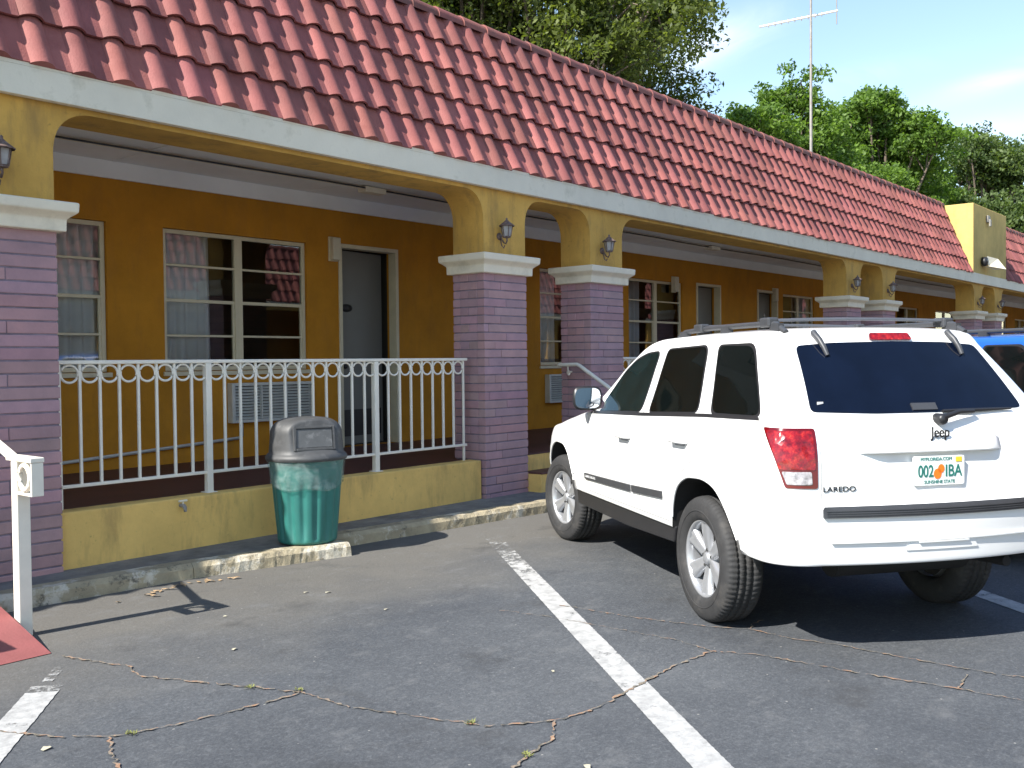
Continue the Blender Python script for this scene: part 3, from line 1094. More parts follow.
def tile_field(x0, x1, flip=1.0, yoff=0.0, name='roof_tiles', parent=None, rows=5, phase=0.0, lowres=False):
    mb = MB()
    d = Vector((0, SY1 - SY0, SZ1 - SZ0))
    L = d.length
    d.normalize()
    nrm = Vector((0, -d.z, d.y))
    ex = L / rows
    ncol = int((x1 - x0) / TP + 0.5)
    us = [0, .05, .12, .20, .285, .37, .45, .52, .57, .71, .86, 1.0] if not lowres else [0, .12, .285, .45, .57, .8, 1.0]
    o = Vector((0, SY0, SZ0))
    T = lambda p: (p.x, yoff + flip * p.y, p.z)
    for r_ in range(rows):
        for c in range(ncol):
            xa = x0 + c * TP
            k = random.uniform(0.74, 1.16) * (0.88 if r_ == rows - 1 else 1.0)
            mb.tint = (k, k * random.uniform(0.95, 1.04), k * random.uniform(0.95, 1.05))
            dl = random.uniform(-0.010, 0.010)
            dn = random.uniform(-0.005, 0.006)
            dx = random.uniform(-0.006, 0.006)
            s0 = r_ * ex + dl
            s1 = (r_ + 1) * ex + 0.03
            low, up, lip = [], [], []
            for u in us:
                h = tile_profile(u)
                tw = dn * (1 - u)
                pl = o + d * s0 + nrm * (0.052 + h + tw)
                pl.x = xa + dx + u * (TP + 0.004)
                pu = o + d * s1 + nrm * (0.010 + h * 0.93)
                pu.x = xa + dx * 0.3 + u * (TP + 0.004)
                pi = o + d * (s0 + 0.002) + nrm * (0.030 + h + tw if r_ else 0.004)
                pi.x = pl.x
                low.append(pl)
                up.append(pu)
                lip.append(pi)
            m = len(us)
            fsm = [(i, i + 1, m + i + 1, m + i) for i in range(m - 1)]
            flp = [(2 * m + i, 2 * m + i + 1, i + 1, i) for i in range(m - 1)]
            vs = [T(p) for p in low + up + lip]
            if flip < 0:
                fsm = [tuple(reversed(f)) for f in fsm]
                flp = [tuple(reversed(f)) for f in flp]
            mb.add(vs, fsm, 0, True)
            mb.add(vs, flp, 0)
            # under side so that the lower edge reads as clay, not paper
            back = [T(p) for p in lip] + [T(o + d * (s0 + 0.12) + nrm * (0.018 + tile_profile(u) * 0.95) + Vector((p.x, 0, 0))) for u, p in zip(us, lip)]
            mb.add(back, [(i + 1, i, m + i, m + i + 1) for i in range(m - 1)])
    # underlay board and back of the mansard
    mb.tint = (0.35, 0.35, 0.35)
    a0 = o + nrm * 0.004
    a1 = o + d * L + nrm * 0.004
    vs = [T(Vector((x0, a0.y, a0.z))), T(Vector((x1, a0.y, a0.z))), T(Vector((x1, a1.y, a1.z))), T(Vector((x0, a1.y, a1.z))),
          T(Vector((x0, SY1 + 0.10, SZ1))), T(Vector((x1, SY1 + 0.10, SZ1))), T(Vector((x1, SY1 + 0.10, 3.9))), T(Vector((x0, SY1 + 0.10, 3.9)))]
    mb.add(vs, [(0, 1, 2, 3), (3, 2, 5, 4), (4, 5, 6, 7), (0, 3, 4, 7), (1, 6, 5, 2)])
    ob = mb.build(name, 'roof_tile', parent)
    # ridge of half-round cap tiles
    rb = MB()
    cx = x0
    while cx < x1 - 0.05:
        k = random.uniform(0.8, 1.2)
        rb.tint = (k, k * random.uniform(0.94, 1.05), k * random.uniform(0.94, 1.05))
        ln_ = min(0.40, x1 - cx)
        vs = []
        nn = 9
        for e, (xx, rr) in enumerate(((cx, 0.118), (cx + ln_ + 0.03, 0.102))):
            for i in range(nn):
                a = PI * (i / (nn - 1)) * 1.15 - 0.24
                vs.append(T(Vector((xx, SY1 + 0.045 - rr * math.cos(a), SZ1 + 0.02 + rr * math.sin(a) * 0.95))))
        fs = [(i, i + 1, nn + i + 1, nn + i) for i in range(nn - 1)]
        if flip > 0:
            fs = [tuple(reversed(f)) for f in fs]
        rb.add(vs, fs, 0, True)
        rb.add(vs[:nn], [tuple(range(nn))], 0)
        cx += 0.40
    rb.build('ridge_cap', 'ridge_tile', parent)
    return ob


TX0 = 3.10 - TP * 0.30 - TP * 28
tile_field(TX0, 26.0, parent=motel)
tile_field(29.22, 60.0, parent=motel)

# stucco tower between the two roofs
mb = MB()
mb.box(26.01, 29.2, 6.86, 8.2, 3.645, 5.40)
tw = mb.build('tower', 'tower_stucco', motel, bevel=0.02)
mb = MB()
mb.lathe([(0.0, 0.0), (0.10, 0.0), (0.12, 0.05), (0.12, 0.12), (0.05, 0.14)], 20, (26.75, 6.72, 3.98), axis='Y')
mb.tube([(26.75, 6.86, 3.98), (26.75, 6.70, 3.98)], 0.03, 8)
mb.add([(26.78, 6.70, 3.86), (27.35, 6.42, 3.80), (27.35, 6.62, 4.08), (26.78, 6.74, 4.12), (27.35, 6.70, 3.80), (26.78, 6.80, 3.86)], [(0, 1, 2, 3), (0, 5, 4, 1), (1, 4, 2)], 1)
fl = mb.build('floodlight', ['black_metal', 'white_trim'], None)
tag(fl, 'floodlight with white shade fixed low on the ochre tower front', 'floodlight')
mb = MB()
mb.box(27.15, 27.35, 6.80, 6.858, 5.02, 5.2)
mb.box(27.20, 27.30, 6.76, 6.80, 4.92, 5.10)
tag(mb.build('alarm_box', 'galvanised', None, bevel=0.01), 'small white box mounted high on the ochre tower front', 'alarm box')

# ------------------------------------------------------------------ lanterns on the posts
def make_lantern():
    root = thing('wall_lantern', 'x', 'lantern')
    mb = MB()
    mb.lathe([(0, 0.0), (0.055, 0.0), (0.055, -0.015), (0.03, -0.03), (0.0, -0.03)], 16, (0, 0, -0.02), axis='Y')
    pts = [(0, -0.03, -0.03), (0, -0.09, -0.12), (0, -0.13, -0.14), (0, -0.155, -0.10), (0, -0.15, -0.055)]
    mb.tube(pts, 0.012, 8)
    mb.tube([(0.0, -0.03, -0.05), (0.0, -0.05, -0.16), (0.0, -0.09, -0.20), (0.0, -0.11, -0.16)], 0.009, 8)
    mb.build('bracket', 'lantern_metal', root)
    mb = MB()
    mb.lathe([(0.02, -0.06), (0.06, -0.05), (0.055, -0.035), (0.062, -0.03)], 6, (0, -0.15, 0), smooth=False)
    for k in range(6):
        a = 2 * PI * k / 6
        mb.tube([(0.06 * math.cos(a), -0.15 + 0.06 * math.sin(a), -0.035), (0.088 * math.cos(a), -0.15 + 0.088 * math.sin(a), 0.125)], 0.006, 5)
    mb.lathe([(0.115, 0.118), (0.118, 0.128), (0.07, 0.165), (0.045, 0.185), (0.03, 0.20), (0.014, 0.215), (0.016, 0.235), (0.0, 0.25)], 12, (0, -0.15, 0), smooth=False)
    mb.build('lantern_cage', 'lantern_metal', root)
    mb = MB()
    mb.lathe([(0.054, -0.03), (0.08, 0.12)], 6, (0, -0.15, 0), smooth=False)
    mb.build('lantern_glass', 'lantern_glass', root)
    return root


LT = [(2.80, 'weathered brown lantern on the leftmost ochre post'),
      (8.00, 'weathered brown lantern on the ochre post above the second brick column'),
      (9.94, 'weathered brown lantern on the ochre post above the third brick column'),
      (18.12, 'weathered lantern on the left post of the column pair behind the white car roof'),
      (20.05, 'weathered lantern on the right post of the column pair behind the white car roof'),
      (26.6, 'small far lantern on the left post under the ochre tower'),
      (28.55, 'small far lantern on the right post under the ochre tower')]
ls0 = make_lantern()
for i, (x, lab) in enumerate(LT):
    o = ls0 if i == 0 else copy_tree(ls0)
    o.location = (x, YF + 0.006, 2.935)
    o.scale = (0.74, 0.74, 0.72)
    tag(o, lab, 'lantern', 'lanterns on the arcade posts')

# wall lights above the doors
lb0 = None
for i, (x, lab) in enumerate([(7.82, 'cream box light on the wall left of the grey door'), (15.98, 'cream box light on the wall beside the pale far door behind the white car'), (20.28, 'cream box light on the wall between the far door and window')]):
    if lb0 is None:
        lb0 = thing('wall_light', lab, 'wall light')
        mb = MB()
        mb.box(-0.06, 0.06, -0.10, -0.012, -0.14, 0.14)
        mb.build('diffuser', 'pale_plastic', lb0, bevel=0.012)
        mb = MB()
        mb.box(-0.068, 0.068, -0.03, -0.001, -0.15, 0.15)
        mb.build('back_plate', 'window_frame', lb0, bevel=0.004)
        o = lb0
    else:
        o = copy_tree(lb0)
    o.location = (x, YW, 2.98)
    tag(o, lab, 'wall light', 'box lights beside the doors')

# through-wall air conditioners
ac0 = None
for i, (x, lab) in enumerate([(6.86, 'grey slatted air conditioner in the wall behind the white railing'), (12.63, 'grey slatted air conditioner between the second and third brick columns')]):
    if ac0 is None:
        ac0 = thing('air_conditioner', lab, 'air conditioner')
        mb = MB()
        mb.box(-0.53, -0.49, -0.10, -0.002, -0.225, 0.225)
        mb.box(0.49, 0.53, -0.10, -0.002, -0.225, 0.225)
        mb.box(-0.49, 0.49, -0.10, -0.002, 0.19, 0.225)
        mb.box(-0.49, 0.49, -0.10, -0.002, -0.225, -0.19)
        mb.build('casing', 'grey_plastic', ac0, bevel=0.005)
        mb = MB()
        for k in range(11):
            z = -0.17 + k * 0.034
            mb.add([(-0.488, -0.092, z - 0.008), (0.488, -0.092, z - 0.008), (0.488, -0.06, z + 0.012), (-0.488, -0.06, z + 0.012), (-0.488, -0.092, z - 0.014), (0.488, -0.092, z - 0.014), (0.488, -0.06, z + 0.006), (-0.488, -0.06, z + 0.006)],
                   [(0, 1, 2, 3), (4, 7, 6, 5), (0, 4, 5, 1)])
        for xx in (-0.16, 0.16):
            mb.box(xx - 0.008, xx + 0.008, -0.094, -0.06, -0.188, 0.188)
        mb.build('grille', 'grey_plastic', ac0)
        mb = MB()
        mb.box(-0.488, 0.488, -0.04, -0.004, -0.188, 0.188)
        mb.build('coil', 'black_metal', ac0)
        o = ac0
    else:
        o = copy_tree(ac0)
    o.location = (x, YW, 1.128)
    o.scale = (1.085, 1, 1)
    tag(o, lab, 'air conditioner', 'air conditioners in the porch wall')

# drain pipe low on the wall
mb = MB()
mb.tube([(3.8, YW - 0.03, 0.60), (4.41, YW - 0.03, 0.618), (6.40, YW - 0.03, 0.728), (6.45, YW - 0.03, 0.75), (6.45, YW - 0.03, 0.90)], 0.018, 10)
tag(mb.build('drain_pipe', 'grey_plastic', None), 'thin pale drain pipe running low along the porch wall to the air conditioner', 'pipe')

# conduit on the ceiling
cdt = thing('ceiling_conduit', 'white wiring conduit, its shadow built as a dark tube, running along the porch ceiling', 'conduit', (3, 8.67, ZC - 0.03))
mb = MB()
pts = [(-8, 0, 0)] + [(x, 0.03 * math.sin(x * 1.1), -0.004 * abs(math.sin(x * 1.7))) for x in range(-7, 30)]
mb.tube(pts, 0.016, 8)
mb.build('pipe', 'white_trim', cdt)
mb = MB()
mb.tube([(x, y - 0.035, z - 0.006) for x, y, z in pts], 0.010, 6)  # dark tube stands in for the pipe's shadow on the ceiling
mb.build('pipe_shadow', 'black_metal', cdt)
for x in (4.75, 13.0, 20.0):
    mb = MB()
    mb.box(x - 0.16, x + 0.16, -0.07, 0.07, -0.05, 0.015)
    mb.build('junction_box', 'white_trim', cdt, bevel=0.006)

# ------------------------------------------------------------------ railings
def railing(x0, x1, posts, label, full=True):
    root = thing('railing', label, 'railing', (x0, YF + 0.19, FLZ))
    L = x1 - x0
    mb = MB()
    mb.box(-0.04, L + 0.05, -0.022, 0.022, 1.072, 1.102)
    mb.build('top_rail', 'white_metal', root, bevel=0.006)
    mb = MB()
    mb.box(0, L + 0.04, -0.016, 0.016, 0.16, 0.185)
    mb.build('bottom_rail', 'white_metal', root, bevel=0.004)
    for p in posts:
        mb = MB()
        mb.box(p - 0.027, p + 0.027, -0.027, 0.027, 0.004, 1.071)
        mb.box(p - 0.05, p + 0.05, -0.05, 0.05, 0.001, 0.012)
        mb.build('post', 'white_metal', root, bevel=0.004)
    for p in (0.0, L):
        mb = MB()
        mb.box(p - 0.011, p + 0.011, -0.011, 0.011, 0.004, 0.160)
        mb.build('foot', 'white_metal', root, bevel=0.003)
    sp = 0.1525
    n = int(L / sp + 0.5)
    sp = L / n
    b0 = rg0 = None
    for k in range(n + 1):
        x = k * sp
        if all(abs(x - p) > 0.05 for p in posts):
            if b0 is None:
                mb = MB()
                mb.box(-0.0105, 0.0105, -0.0105, 0.0105, 0.0, 0.888)
                b0 = o = mb.build('baluster', 'white_metal', root, bevel=0.003)
            else:
                o = b0.copy()
                COL.objects.link(o)
            o.parent = root
            o.location = (x, 0, 0.184)
        if k < n:
            if rg0 is None:
                mb = MB()
                mb.tube([(0.066 * math.cos(a * PI / 14), 0, 0.064 * math.sin(a * PI / 14)) for a in range(28)], 0.0095, 8, closed=True)
                rg0 = o = mb.build('ring', 'white_metal', root)
            else:
                o = rg0.copy()
                COL.objects.link(o)
            o.parent = root
            o.location = (x + sp / 2, 0, 1.0)
    return root


railing(3.285, 7.60, [4.51 - 3.285, 6.35 - 3.285], 'white metal railing with a row of rings between the left and second brick columns')
railing(10.50, 17.75, [1.8, 3.6, 5.4], 'white metal railing behind the white car, right of the third brick column')

# small tap on the low wall
tp = thing('wall_tap', 'small pale water tap on the low yellow wall left of the bin', 'tap', (4.16, YF + 0.045, 0.455))
mb = MB()
mb.tube([(0, 0.0, 0), (0, -0.05, 0.0), (0, -0.065, -0.012), (0, -0.068, -0.045)], [0.016, 0.016, 0.016, 0.013], 10)
mb.build('spout', 'galvanised', tp)
mb = MB()
mb.tube([(0, -0.035, 0.01), (0, -0.035, 0.035)], 0.007, 8)
mb.tube([(-0.035, -0.035, 0.038), (0.035, -0.035, 0.038)], 0.009, 8)
mb.build('handle', 'white_trim', tp)

# handrail at the entrance steps, on the third column
hr = thing('step_handrail', 'pale pipe handrail sloping down from the third brick column beside the car', 'handrail', (9.60, 7.3, 0))
mb = MB()
mb.tube([(0, 0.04, 1.515), (0, -0.24, 1.52), (0, -0.27, 1.508), (0, -0.66, 1.27), (0, -1.2, 0.94)], 0.024, 10)
mb.tube([(0, -1.17, 0.96), (0, -1.2, 0.12)], 0.022, 10)
mb.build('pipe', 'white_metal', hr)
mb = MB()
mb.tube([(0, -0.1, 1.51), (0, -0.1, 1.43), (0.08, -0.1, 1.43)], 0.011, 8)
mb.lathe([(0.035, 0), (0.035, 0.01), (0, 0.01)], 12, (0.02, -0.1, 1.42), axis='Y')
mb.build('bracket', 'white_metal', hr)


# white ramp handrails with a square-and-ring end
def ramp_rail(x, label):
    root = thing('ramp_handrail', label, 'handrail', (x, 5.80, 0))
    mb = MB()
    mb.box(-0.038, 0.038, -0.038, 0.038, 0.0, 1.02)
    mb.build('post', 'white_metal', root, bevel=0.006)
    mb = MB()
    mb.box(-0.040, 0.040, -0.225, 0.10, 1.021, 1.05)
    mb.add([(-0.03, 0.09, 1.022), (0.03, 0.09, 1.022), (0.03, 0.09, 1.049), (-0.03, 0.09, 1.049), (-0.03, 1.35, 1.42), (0.03, 1.35, 1.42), (0.03, 1.35, 1.45), (-0.03, 1.35, 1.45)],
           [(0, 1, 2, 3), (7, 6, 5, 4), (0, 4, 5, 1), (1, 5, 6, 2), (2, 6, 7, 3), (3, 7, 4, 0)])
    mb.build('top_rail', 'white_metal', root, bevel=0.005)
    mb = MB()
    mb.box(-0.035, 0.035, -0.222, -0.206, 0.83, 1.020)
    mb.box(-0.035, 0.035, -0.206, -0.039, 0.83, 0.848)
    mb.build('end_frame', 'white_metal', root, bevel=0.004)
    mb = MB()
    mb.tube([(-0.03, -0.13 + 0.066 * math.cos(a * PI / 12), 0.934 + 0.070 * math.sin(a * PI / 12)) for a in range(24)], 0.015, 8, closed=True)
    mb.build('ring', 'white_metal', root)
    return root


ramp_rail(2.45, 'white square post handrail with a ring at its end, beside the red ramp')
ramp_rail(1.15, 'white handrail on the far left side of the red ramp, outside the view')

# ------------------------------------------------------------------ trash can
bx, by = 4.985, 6.42
can = thing('trash_can', 'teal ribbed trash can with black dome lid and clear liner on the kerb', 'trash can', (bx, by, CZ + 0.013))
can.scale = (1.04, 1.04, 0.985)


def rib(p, a, r, z):
    if 0.04 < z < 0.50 and r > 0.1:
        k = (0.5 + 0.5 * math.cos(a * 16)) ** 2
        s = 1 - 0.06 * k
        return Vector((p.x * s, p.y * s, p.z))
    return p


mb = MB()
mb.lathe([(0.0, 0.012), (0.20, 0.0), (0.225, 0.01), (0.23, 0.03), (0.232, 0.05), (0.245, 0.20), (0.258, 0.36), (0.268, 0.49), (0.272, 0.52), (0.280, 0.60), (0.287, 0.68), (0.297, 0.685), (0.297, 0.71), (0.285, 0.715), (0.275, 0.70)], 160, fn=rib)
mb.build('bin_body', 'bin_teal', can)
FD = Vector((-0.36, -0.933, 0)).normalized()      # the flap looks towards the lot


def domefn(p, a, r, z):
    if z > 0.75:
        tlt = 0.225 - (z - 0.75) * 0.16
        d = p.x * FD.x + p.y * FD.y
        if d > tlt:
            p = p - FD * (d - tlt)
        if d < -tlt - 0.02:
            p = p - FD * (d + tlt + 0.02)
    return p


mb = MB()
prof = [(0.310, 0.685), (0.318, 0.70), (0.318, 0.715), (0.300, 0.738), (0.290, 0.745), (0.287, 0.78), (0.280, 0.86)] + [(0.278 * math.cos(a) ** 0.55, 0.90 + 0.135 * math.sin(a)) for a in [i * PI / 2 / 9 for i in range(9)]] + [(0.0, 1.036)]
mb.lathe(prof, 96, fn=domefn)
lid = mb.build('lid', 'bin_lid', can)
side = Vector((-FD.y, FD.x, 0))
upv = (Vector((0, 0, 1)) - FD * 0.16).normalized()
outv = side.cross(upv)
if outv.dot(FD) < 0:
    outv = -outv
base = FD * (0.225 - 0.16 * 0.12) + Vector((0, 0, 0.87))


def fpt(a, b, c):
    return base + side * a + upv * b + outv * c


mb = MB()
for (a0, a1, b0, b1) in ((-0.165, -0.145, -0.10, 0.10), (0.145, 0.165, -0.10, 0.10), (-0.145, 0.145, 0.078, 0.10), (-0.145, 0.145, -0.10, -0.078)):
    c0, c1 = -0.02, 0.014
    vs = [fpt(a, b, c) for c in (c0, c1) for a, b in ((a0, b0), (a1, b0), (a1, b1), (a0, b1))]
    mb.add(vs, [(0, 3, 2, 1), (4, 5, 6, 7), (0, 1, 5, 4), (1, 2, 6, 5), (2, 3, 7, 6), (3, 0, 4, 7)])
mb.build('flap_frame', 'bin_lid', lid, bevel=0.005, fixn=True)
mb = MB()
vs = [fpt(a, b, c) for c in (-0.01, 0.006) for a, b in ((-0.143, -0.076), (0.143, -0.076), (0.143, 0.076), (-0.143, 0.076))]
mb.add(vs, [(0, 3, 2, 1), (4, 5, 6, 7), (0, 1, 5, 4), (1, 2, 6, 5), (2, 3, 7, 6), (3, 0, 4, 7)])
mb.build('flap', 'bin_flap', lid, bevel=0.003, fixn=True)


def linerfn(p, a, r, z):
    j = 0.005 * math.sin(a * 9 + z * 25) + 0.003 * math.sin(a * 23 + 1)
    k = 1 + j / 0.3 * (1.2 if z < 0.6 else 0.4)
    dz = (0.035 * math.sin(a * 1.0 + 0.6) + 0.012 * math.sin(a * 5)) * (1.0 if z < 0.55 else (0.5 if z < 0.6 else 0.0))
    return Vector((p.x * k, p.y * k, p.z + dz))


mb = MB()
mb.lathe([(0.276, 0.487), (0.281, 0.484), (0.281, 0.50), (0.283, 0.55), (0.289, 0.60), (0.298, 0.65), (0.304, 0.69)], 120, fn=linerfn)
mb.build('bin_liner', 'liner_film', can)

# ------------------------------------------------------------------ TV antenna on the roof
ant = thing('tv_antenna', 'tall thin antenna mast with a single pale boom above the tile roof', 'antenna', (20.0, 8.5, 3.95))
mb = MB()
mb.tube([(0, 0, 0), (0.0, 0, 2.6), (0.02, 0, 6.5)], [0.032, 0.03, 0.022], 10)
mb.build('mast', 'galvanised', ant)
mb = MB()
# the boom runs level, slanting across the mast
B0, B1 = Vector((0.0, 1.17, 4.90)), Vector((0.40, -0.43, 4.98))
mb.tube([B0, B1], 0.024, 8)
mb.build('boom', 'white_metal', ant)
mb = MB()
q = B0.lerp(B1, 0.985)
mb.tube([q + Vector((0, 0, -0.28)), q + Vector((0, 0, 0.28))], 0.012, 6)
mb.build('element', 'galvanised', ant)
mb = MB()
for k in range(9):
    q = B0.lerp(B1, 0.12 + k * 0.085)
    mb.tube([q + Vector((0, 0, -0.05)), q + Vector((0, 0, 0.05))], 0.012, 6)
mb.build('insulator', 'galvanised', ant)


# ================================================================== VEHICLES
ROWS = [  # z, rear x, front x, half width, rear corner r, front corner r, rear bow, front bow
    (0.500, -1.000, 3.58, 0.896, 0.24, 0.52, 0.07, 0.18),
    (0.512, -1.010, 3.62, 0.903, 0.24, 0.52, 0.07, 0.18),
    (0.610, -1.020, 3.68, 0.910, 0.24, 0.52, 0.07, 0.18),
    (0.720, -1.030, 3.70, 0.918, 0.24, 0.52, 0.07, 0.18),
    (0.790, -1.028, 3.69, 0.920, 0.24, 0.52, 0.07, 0.18),
    (0.806, -0.998, 3.68, 0.920, 0.22, 0.52, 0.06, 0.18),
    (0.820, -0.985, 3.67, 0.920, 0.20, 0.52, 0.05, 0.18),
    (0.900, -0.980, 3.62, 0.922, 0.19, 0.52, 0.05, 0.18),
    (0.980, -0.971, 3.52, 0.921, 0.19, 0.52, 0.05, 0.18),
    (1.020, -0.966, 3.36, 0.920, 0.19, 0.56, 0.05, 0.20),
    (1.060, -0.960, 3.12, 0.918, 0.18, 0.50, 0.05, 0.20),
    (1.100, -0.950, 2.86, 0.913, 0.18, 0.44, 0.05, 0.20),
    (1.140, -0.940, 2.62, 0.906, 0.18, 0.40, 0.05, 0.20),
    (1.180, -0.925, 2.32, 0.890, 0.17, 0.34, 0.05, 0.20),
    (1.215, -0.910, 2.13, 0.874, 0.16, 0.30, 0.05, 0.22),
    (1.280, -0.880, 2.050, 0.846, 0.16, 0.13, 0.05, 0.13),
    (1.400, -0.795, 1.885, 0.800, 0.17, 0.13, 0.05, 0.13),
    (1.500, -0.715, 1.755, 0.764, 0.18, 0.13, 0.05, 0.13),
    (1.590, -0.640, 1.605, 0.730, 0.19, 0.13, 0.05, 0.13),
    (1.645, -0.595, 1.495, 0.712, 0.20, 0.13, 0.05, 0.13),
    (1.682, -0.572, 1.380, 0.697, 0.20, 0.13, 0.05, 0.13),
    (1.706, -0.552, 1.240, 0.677, 0.20, 0.13, 0.05, 0.13),
    (1.722, -0.520, 1.02, 0.640, 0.20, 0.24, 0.05, 0.22),
    (1.736, -0.440, 0.76, 0.550, 0.20, 0.24, 0.05, 0.20),
    (1.746, -0.300, 0.47, 0.400, 0.16, 0.20, 0.04, 0.14),
    (1.751, -0.080, 0.24, 0.200, 0.10, 0.12, 0.02, 0.05),
    (1.752, 0.04, 0.10, 0.020, 0.012, 0.012, 0.0, 0.0)]


def smooth_rows(rows, sub):
    out = []
    n = len(rows)
    for i in range(n - 1):
        p0, p1, p2, p3 = rows[max(i - 1, 0)], rows[i], rows[i + 1], rows[min(i + 2, n - 1)]
        for k in range(sub):
            t_ = k / sub
            row = []
            for a, b, c, d in zip(p0, p1, p2, p3):
                m1 = (c - a) / 2
                m2 = (d - b) / 2
                if (c - b) * m1 <= 0:
                    m1 = 0
                if (c - b) * m2 <= 0:
                    m2 = 0
                lim = 3 * abs(c - b)
                m1 = max(-lim, min(lim, m1))
                m2 = max(-lim, min(lim, m2))
                h = (2 * t_ ** 3 - 3 * t_ ** 2 + 1) * b + (t_ ** 3 - 2 * t_ ** 2 + t_) * m1 + (-2 * t_ ** 3 + 3 * t_ ** 2) * c + (t_ ** 3 - t_ ** 2) * m2
                row.append(h)
            out.append(tuple(row))
    out.append(rows[-1])
    return out


def half_slice(row):
    z, xr, xf, w, rr, rf, br, bf = row
    rr = min(rr, w * 0.95)
    rf = min(rf, w * 0.95, (xf - xr) * 0.4)
    P = []
    for i in range(13):
        y = (w - rr) * i / 12
        P.append((xr + br * (y / max(w - rr, 1e-6)) ** 2, y))
    x0 = xr + br
    for i in range(1, 11):
        a = PI / 2 * i / 10
        ca, sa = math.cos(a), math.sin(a)
        P.append((x0 + rr * (1 - ca ** 0.9), w - rr + rr * sa ** 0.9))
    xs0, xs1 = x0 + rr, xf - bf - rf
    for i in range(1, 41):
        x = xs0 + (xs1 - xs0) * i / 40
        P.append((x, w))
    for i in range(1, 11):
        a = PI / 2 * i / 10
        P.append((xs1 + rf * math.sin(a), w - rf + rf * math.cos(a)))
    for i in range(1, 13):
        y = (w - rf) * (1 - i / 12)
        P.append((xf - bf * (y / max(w - rf, 1e-6)) ** 2, y))
    out = []
    for x, y in P:
        s = 1 - 0.018 * ((x - 1.2) / 2.4) ** 2 - (0.05 * max(0, (x - 2.6) / 1.1) ** 2)
        out.append((x, y * s, z))
    return out


def loft_body():
    rows = smooth_rows(ROWS, 5)
    vs, fs = [], []
    n = None
    for row in rows:
        h = half_slice(row)
        ring = h + [(x, -y, z) for x, y, z in reversed(h[1:-1])]
        n = len(ring)
        vs += ring
    for i in range(len(rows) - 1):
        for k in range(n):
            k2 = (k + 1) % n
            fs.append((i * n + k, (i + 1) * n + k, (i + 1) * n + k2, i * n + k2))
    fs.append(tuple(range(n)))
    m = len(rows) - 1
    fs.append(tuple(m * n + k for k in reversed(range(n))))
    return vs, fs


BODY_V, BODY_F = loft_body()
BVH = BVHTree.FromPolygons([Vector(v) for v in BODY_V], BODY_F)


def side_map(x, z):
    h, nn, _, _ = BVH.ray_cast(Vector((x, 4, z)), Vector((0, -1, 0)))
    if h is None:
        h, nn = Vector((x, 0.9, z)), Vector((0, 1, 0))
    if nn.y < 0:
        nn = -nn
    return h, nn


def rear_map(y, z):
    h, nn, _, _ = BVH.ray_cast(Vector((-4, y, z)), Vector((1, 0, 0)))
    if h is None:
        h, nn = Vector((-0.9, y, z)), Vector((-1, 0, 0))
    if nn.x > 0:
        nn = -nn
    return h, nn


def front_map(y, z):
    h, nn, _, _ = BVH.ray_cast(Vector((8, y, z)), Vector((-1, 0, 0)))
    if h is None:
        h, nn = Vector((2, y, z)), Vector((1, 0, 0))
    if nn.x < 0:
        nn = -nn
    return h, nn


def corner_map(s, z):
    """s runs round the rear left corner: arc length from the tailgate's centre"""
    lo = None
    for a, b in zip(SROWS, SROWS[1:]):
        if a[0] <= z <= b[0]:
            t_ = (z - a[0]) / max(1e-9, b[0] - a[0])
            lo = tuple(x + (y - x) * t_ for x, y in zip(a, b))
            break
    h = [Vector(p) for p in half_slice(lo)]
    acc = 0
    for a, b in zip(h, h[1:]):
        L = (b - a).length
        if acc + L >= s:
            p = a.lerp(b, (s - acc) / L)
            d = (b - a).normalized()
            return p, Vector((-d.y, d.x, 0)) if Vector((-d.y, d.x, 0)).dot(Vector((-1, 1, 0))) > 0 else Vector((d.y, -d.x, 0))
        acc += L
    return h[-1], Vector((0, 1, 0))


SROWS = smooth_rows(ROWS, 5)


def round_poly(pts, r, n=5):
    out = []
    m = len(pts)
    for i in range(m):
        p = Vector(pts[i])
        a = Vector(pts[i - 1]) - p
        b = Vector(pts[(i + 1) % m]) - p
        rr = min(r, a.length * 0.45, b.length * 0.45)
        p0 = p + a.normalized() * rr
        p1 = p + b.normalized() * rr
        for k in range(n + 1):
            t_ = k / n
            q = p0 * (1 - t_) ** 2 + p * 2 * t_ * (1 - t_) + p1 * t_ ** 2
            out.append((q.x, q.y))
    return out


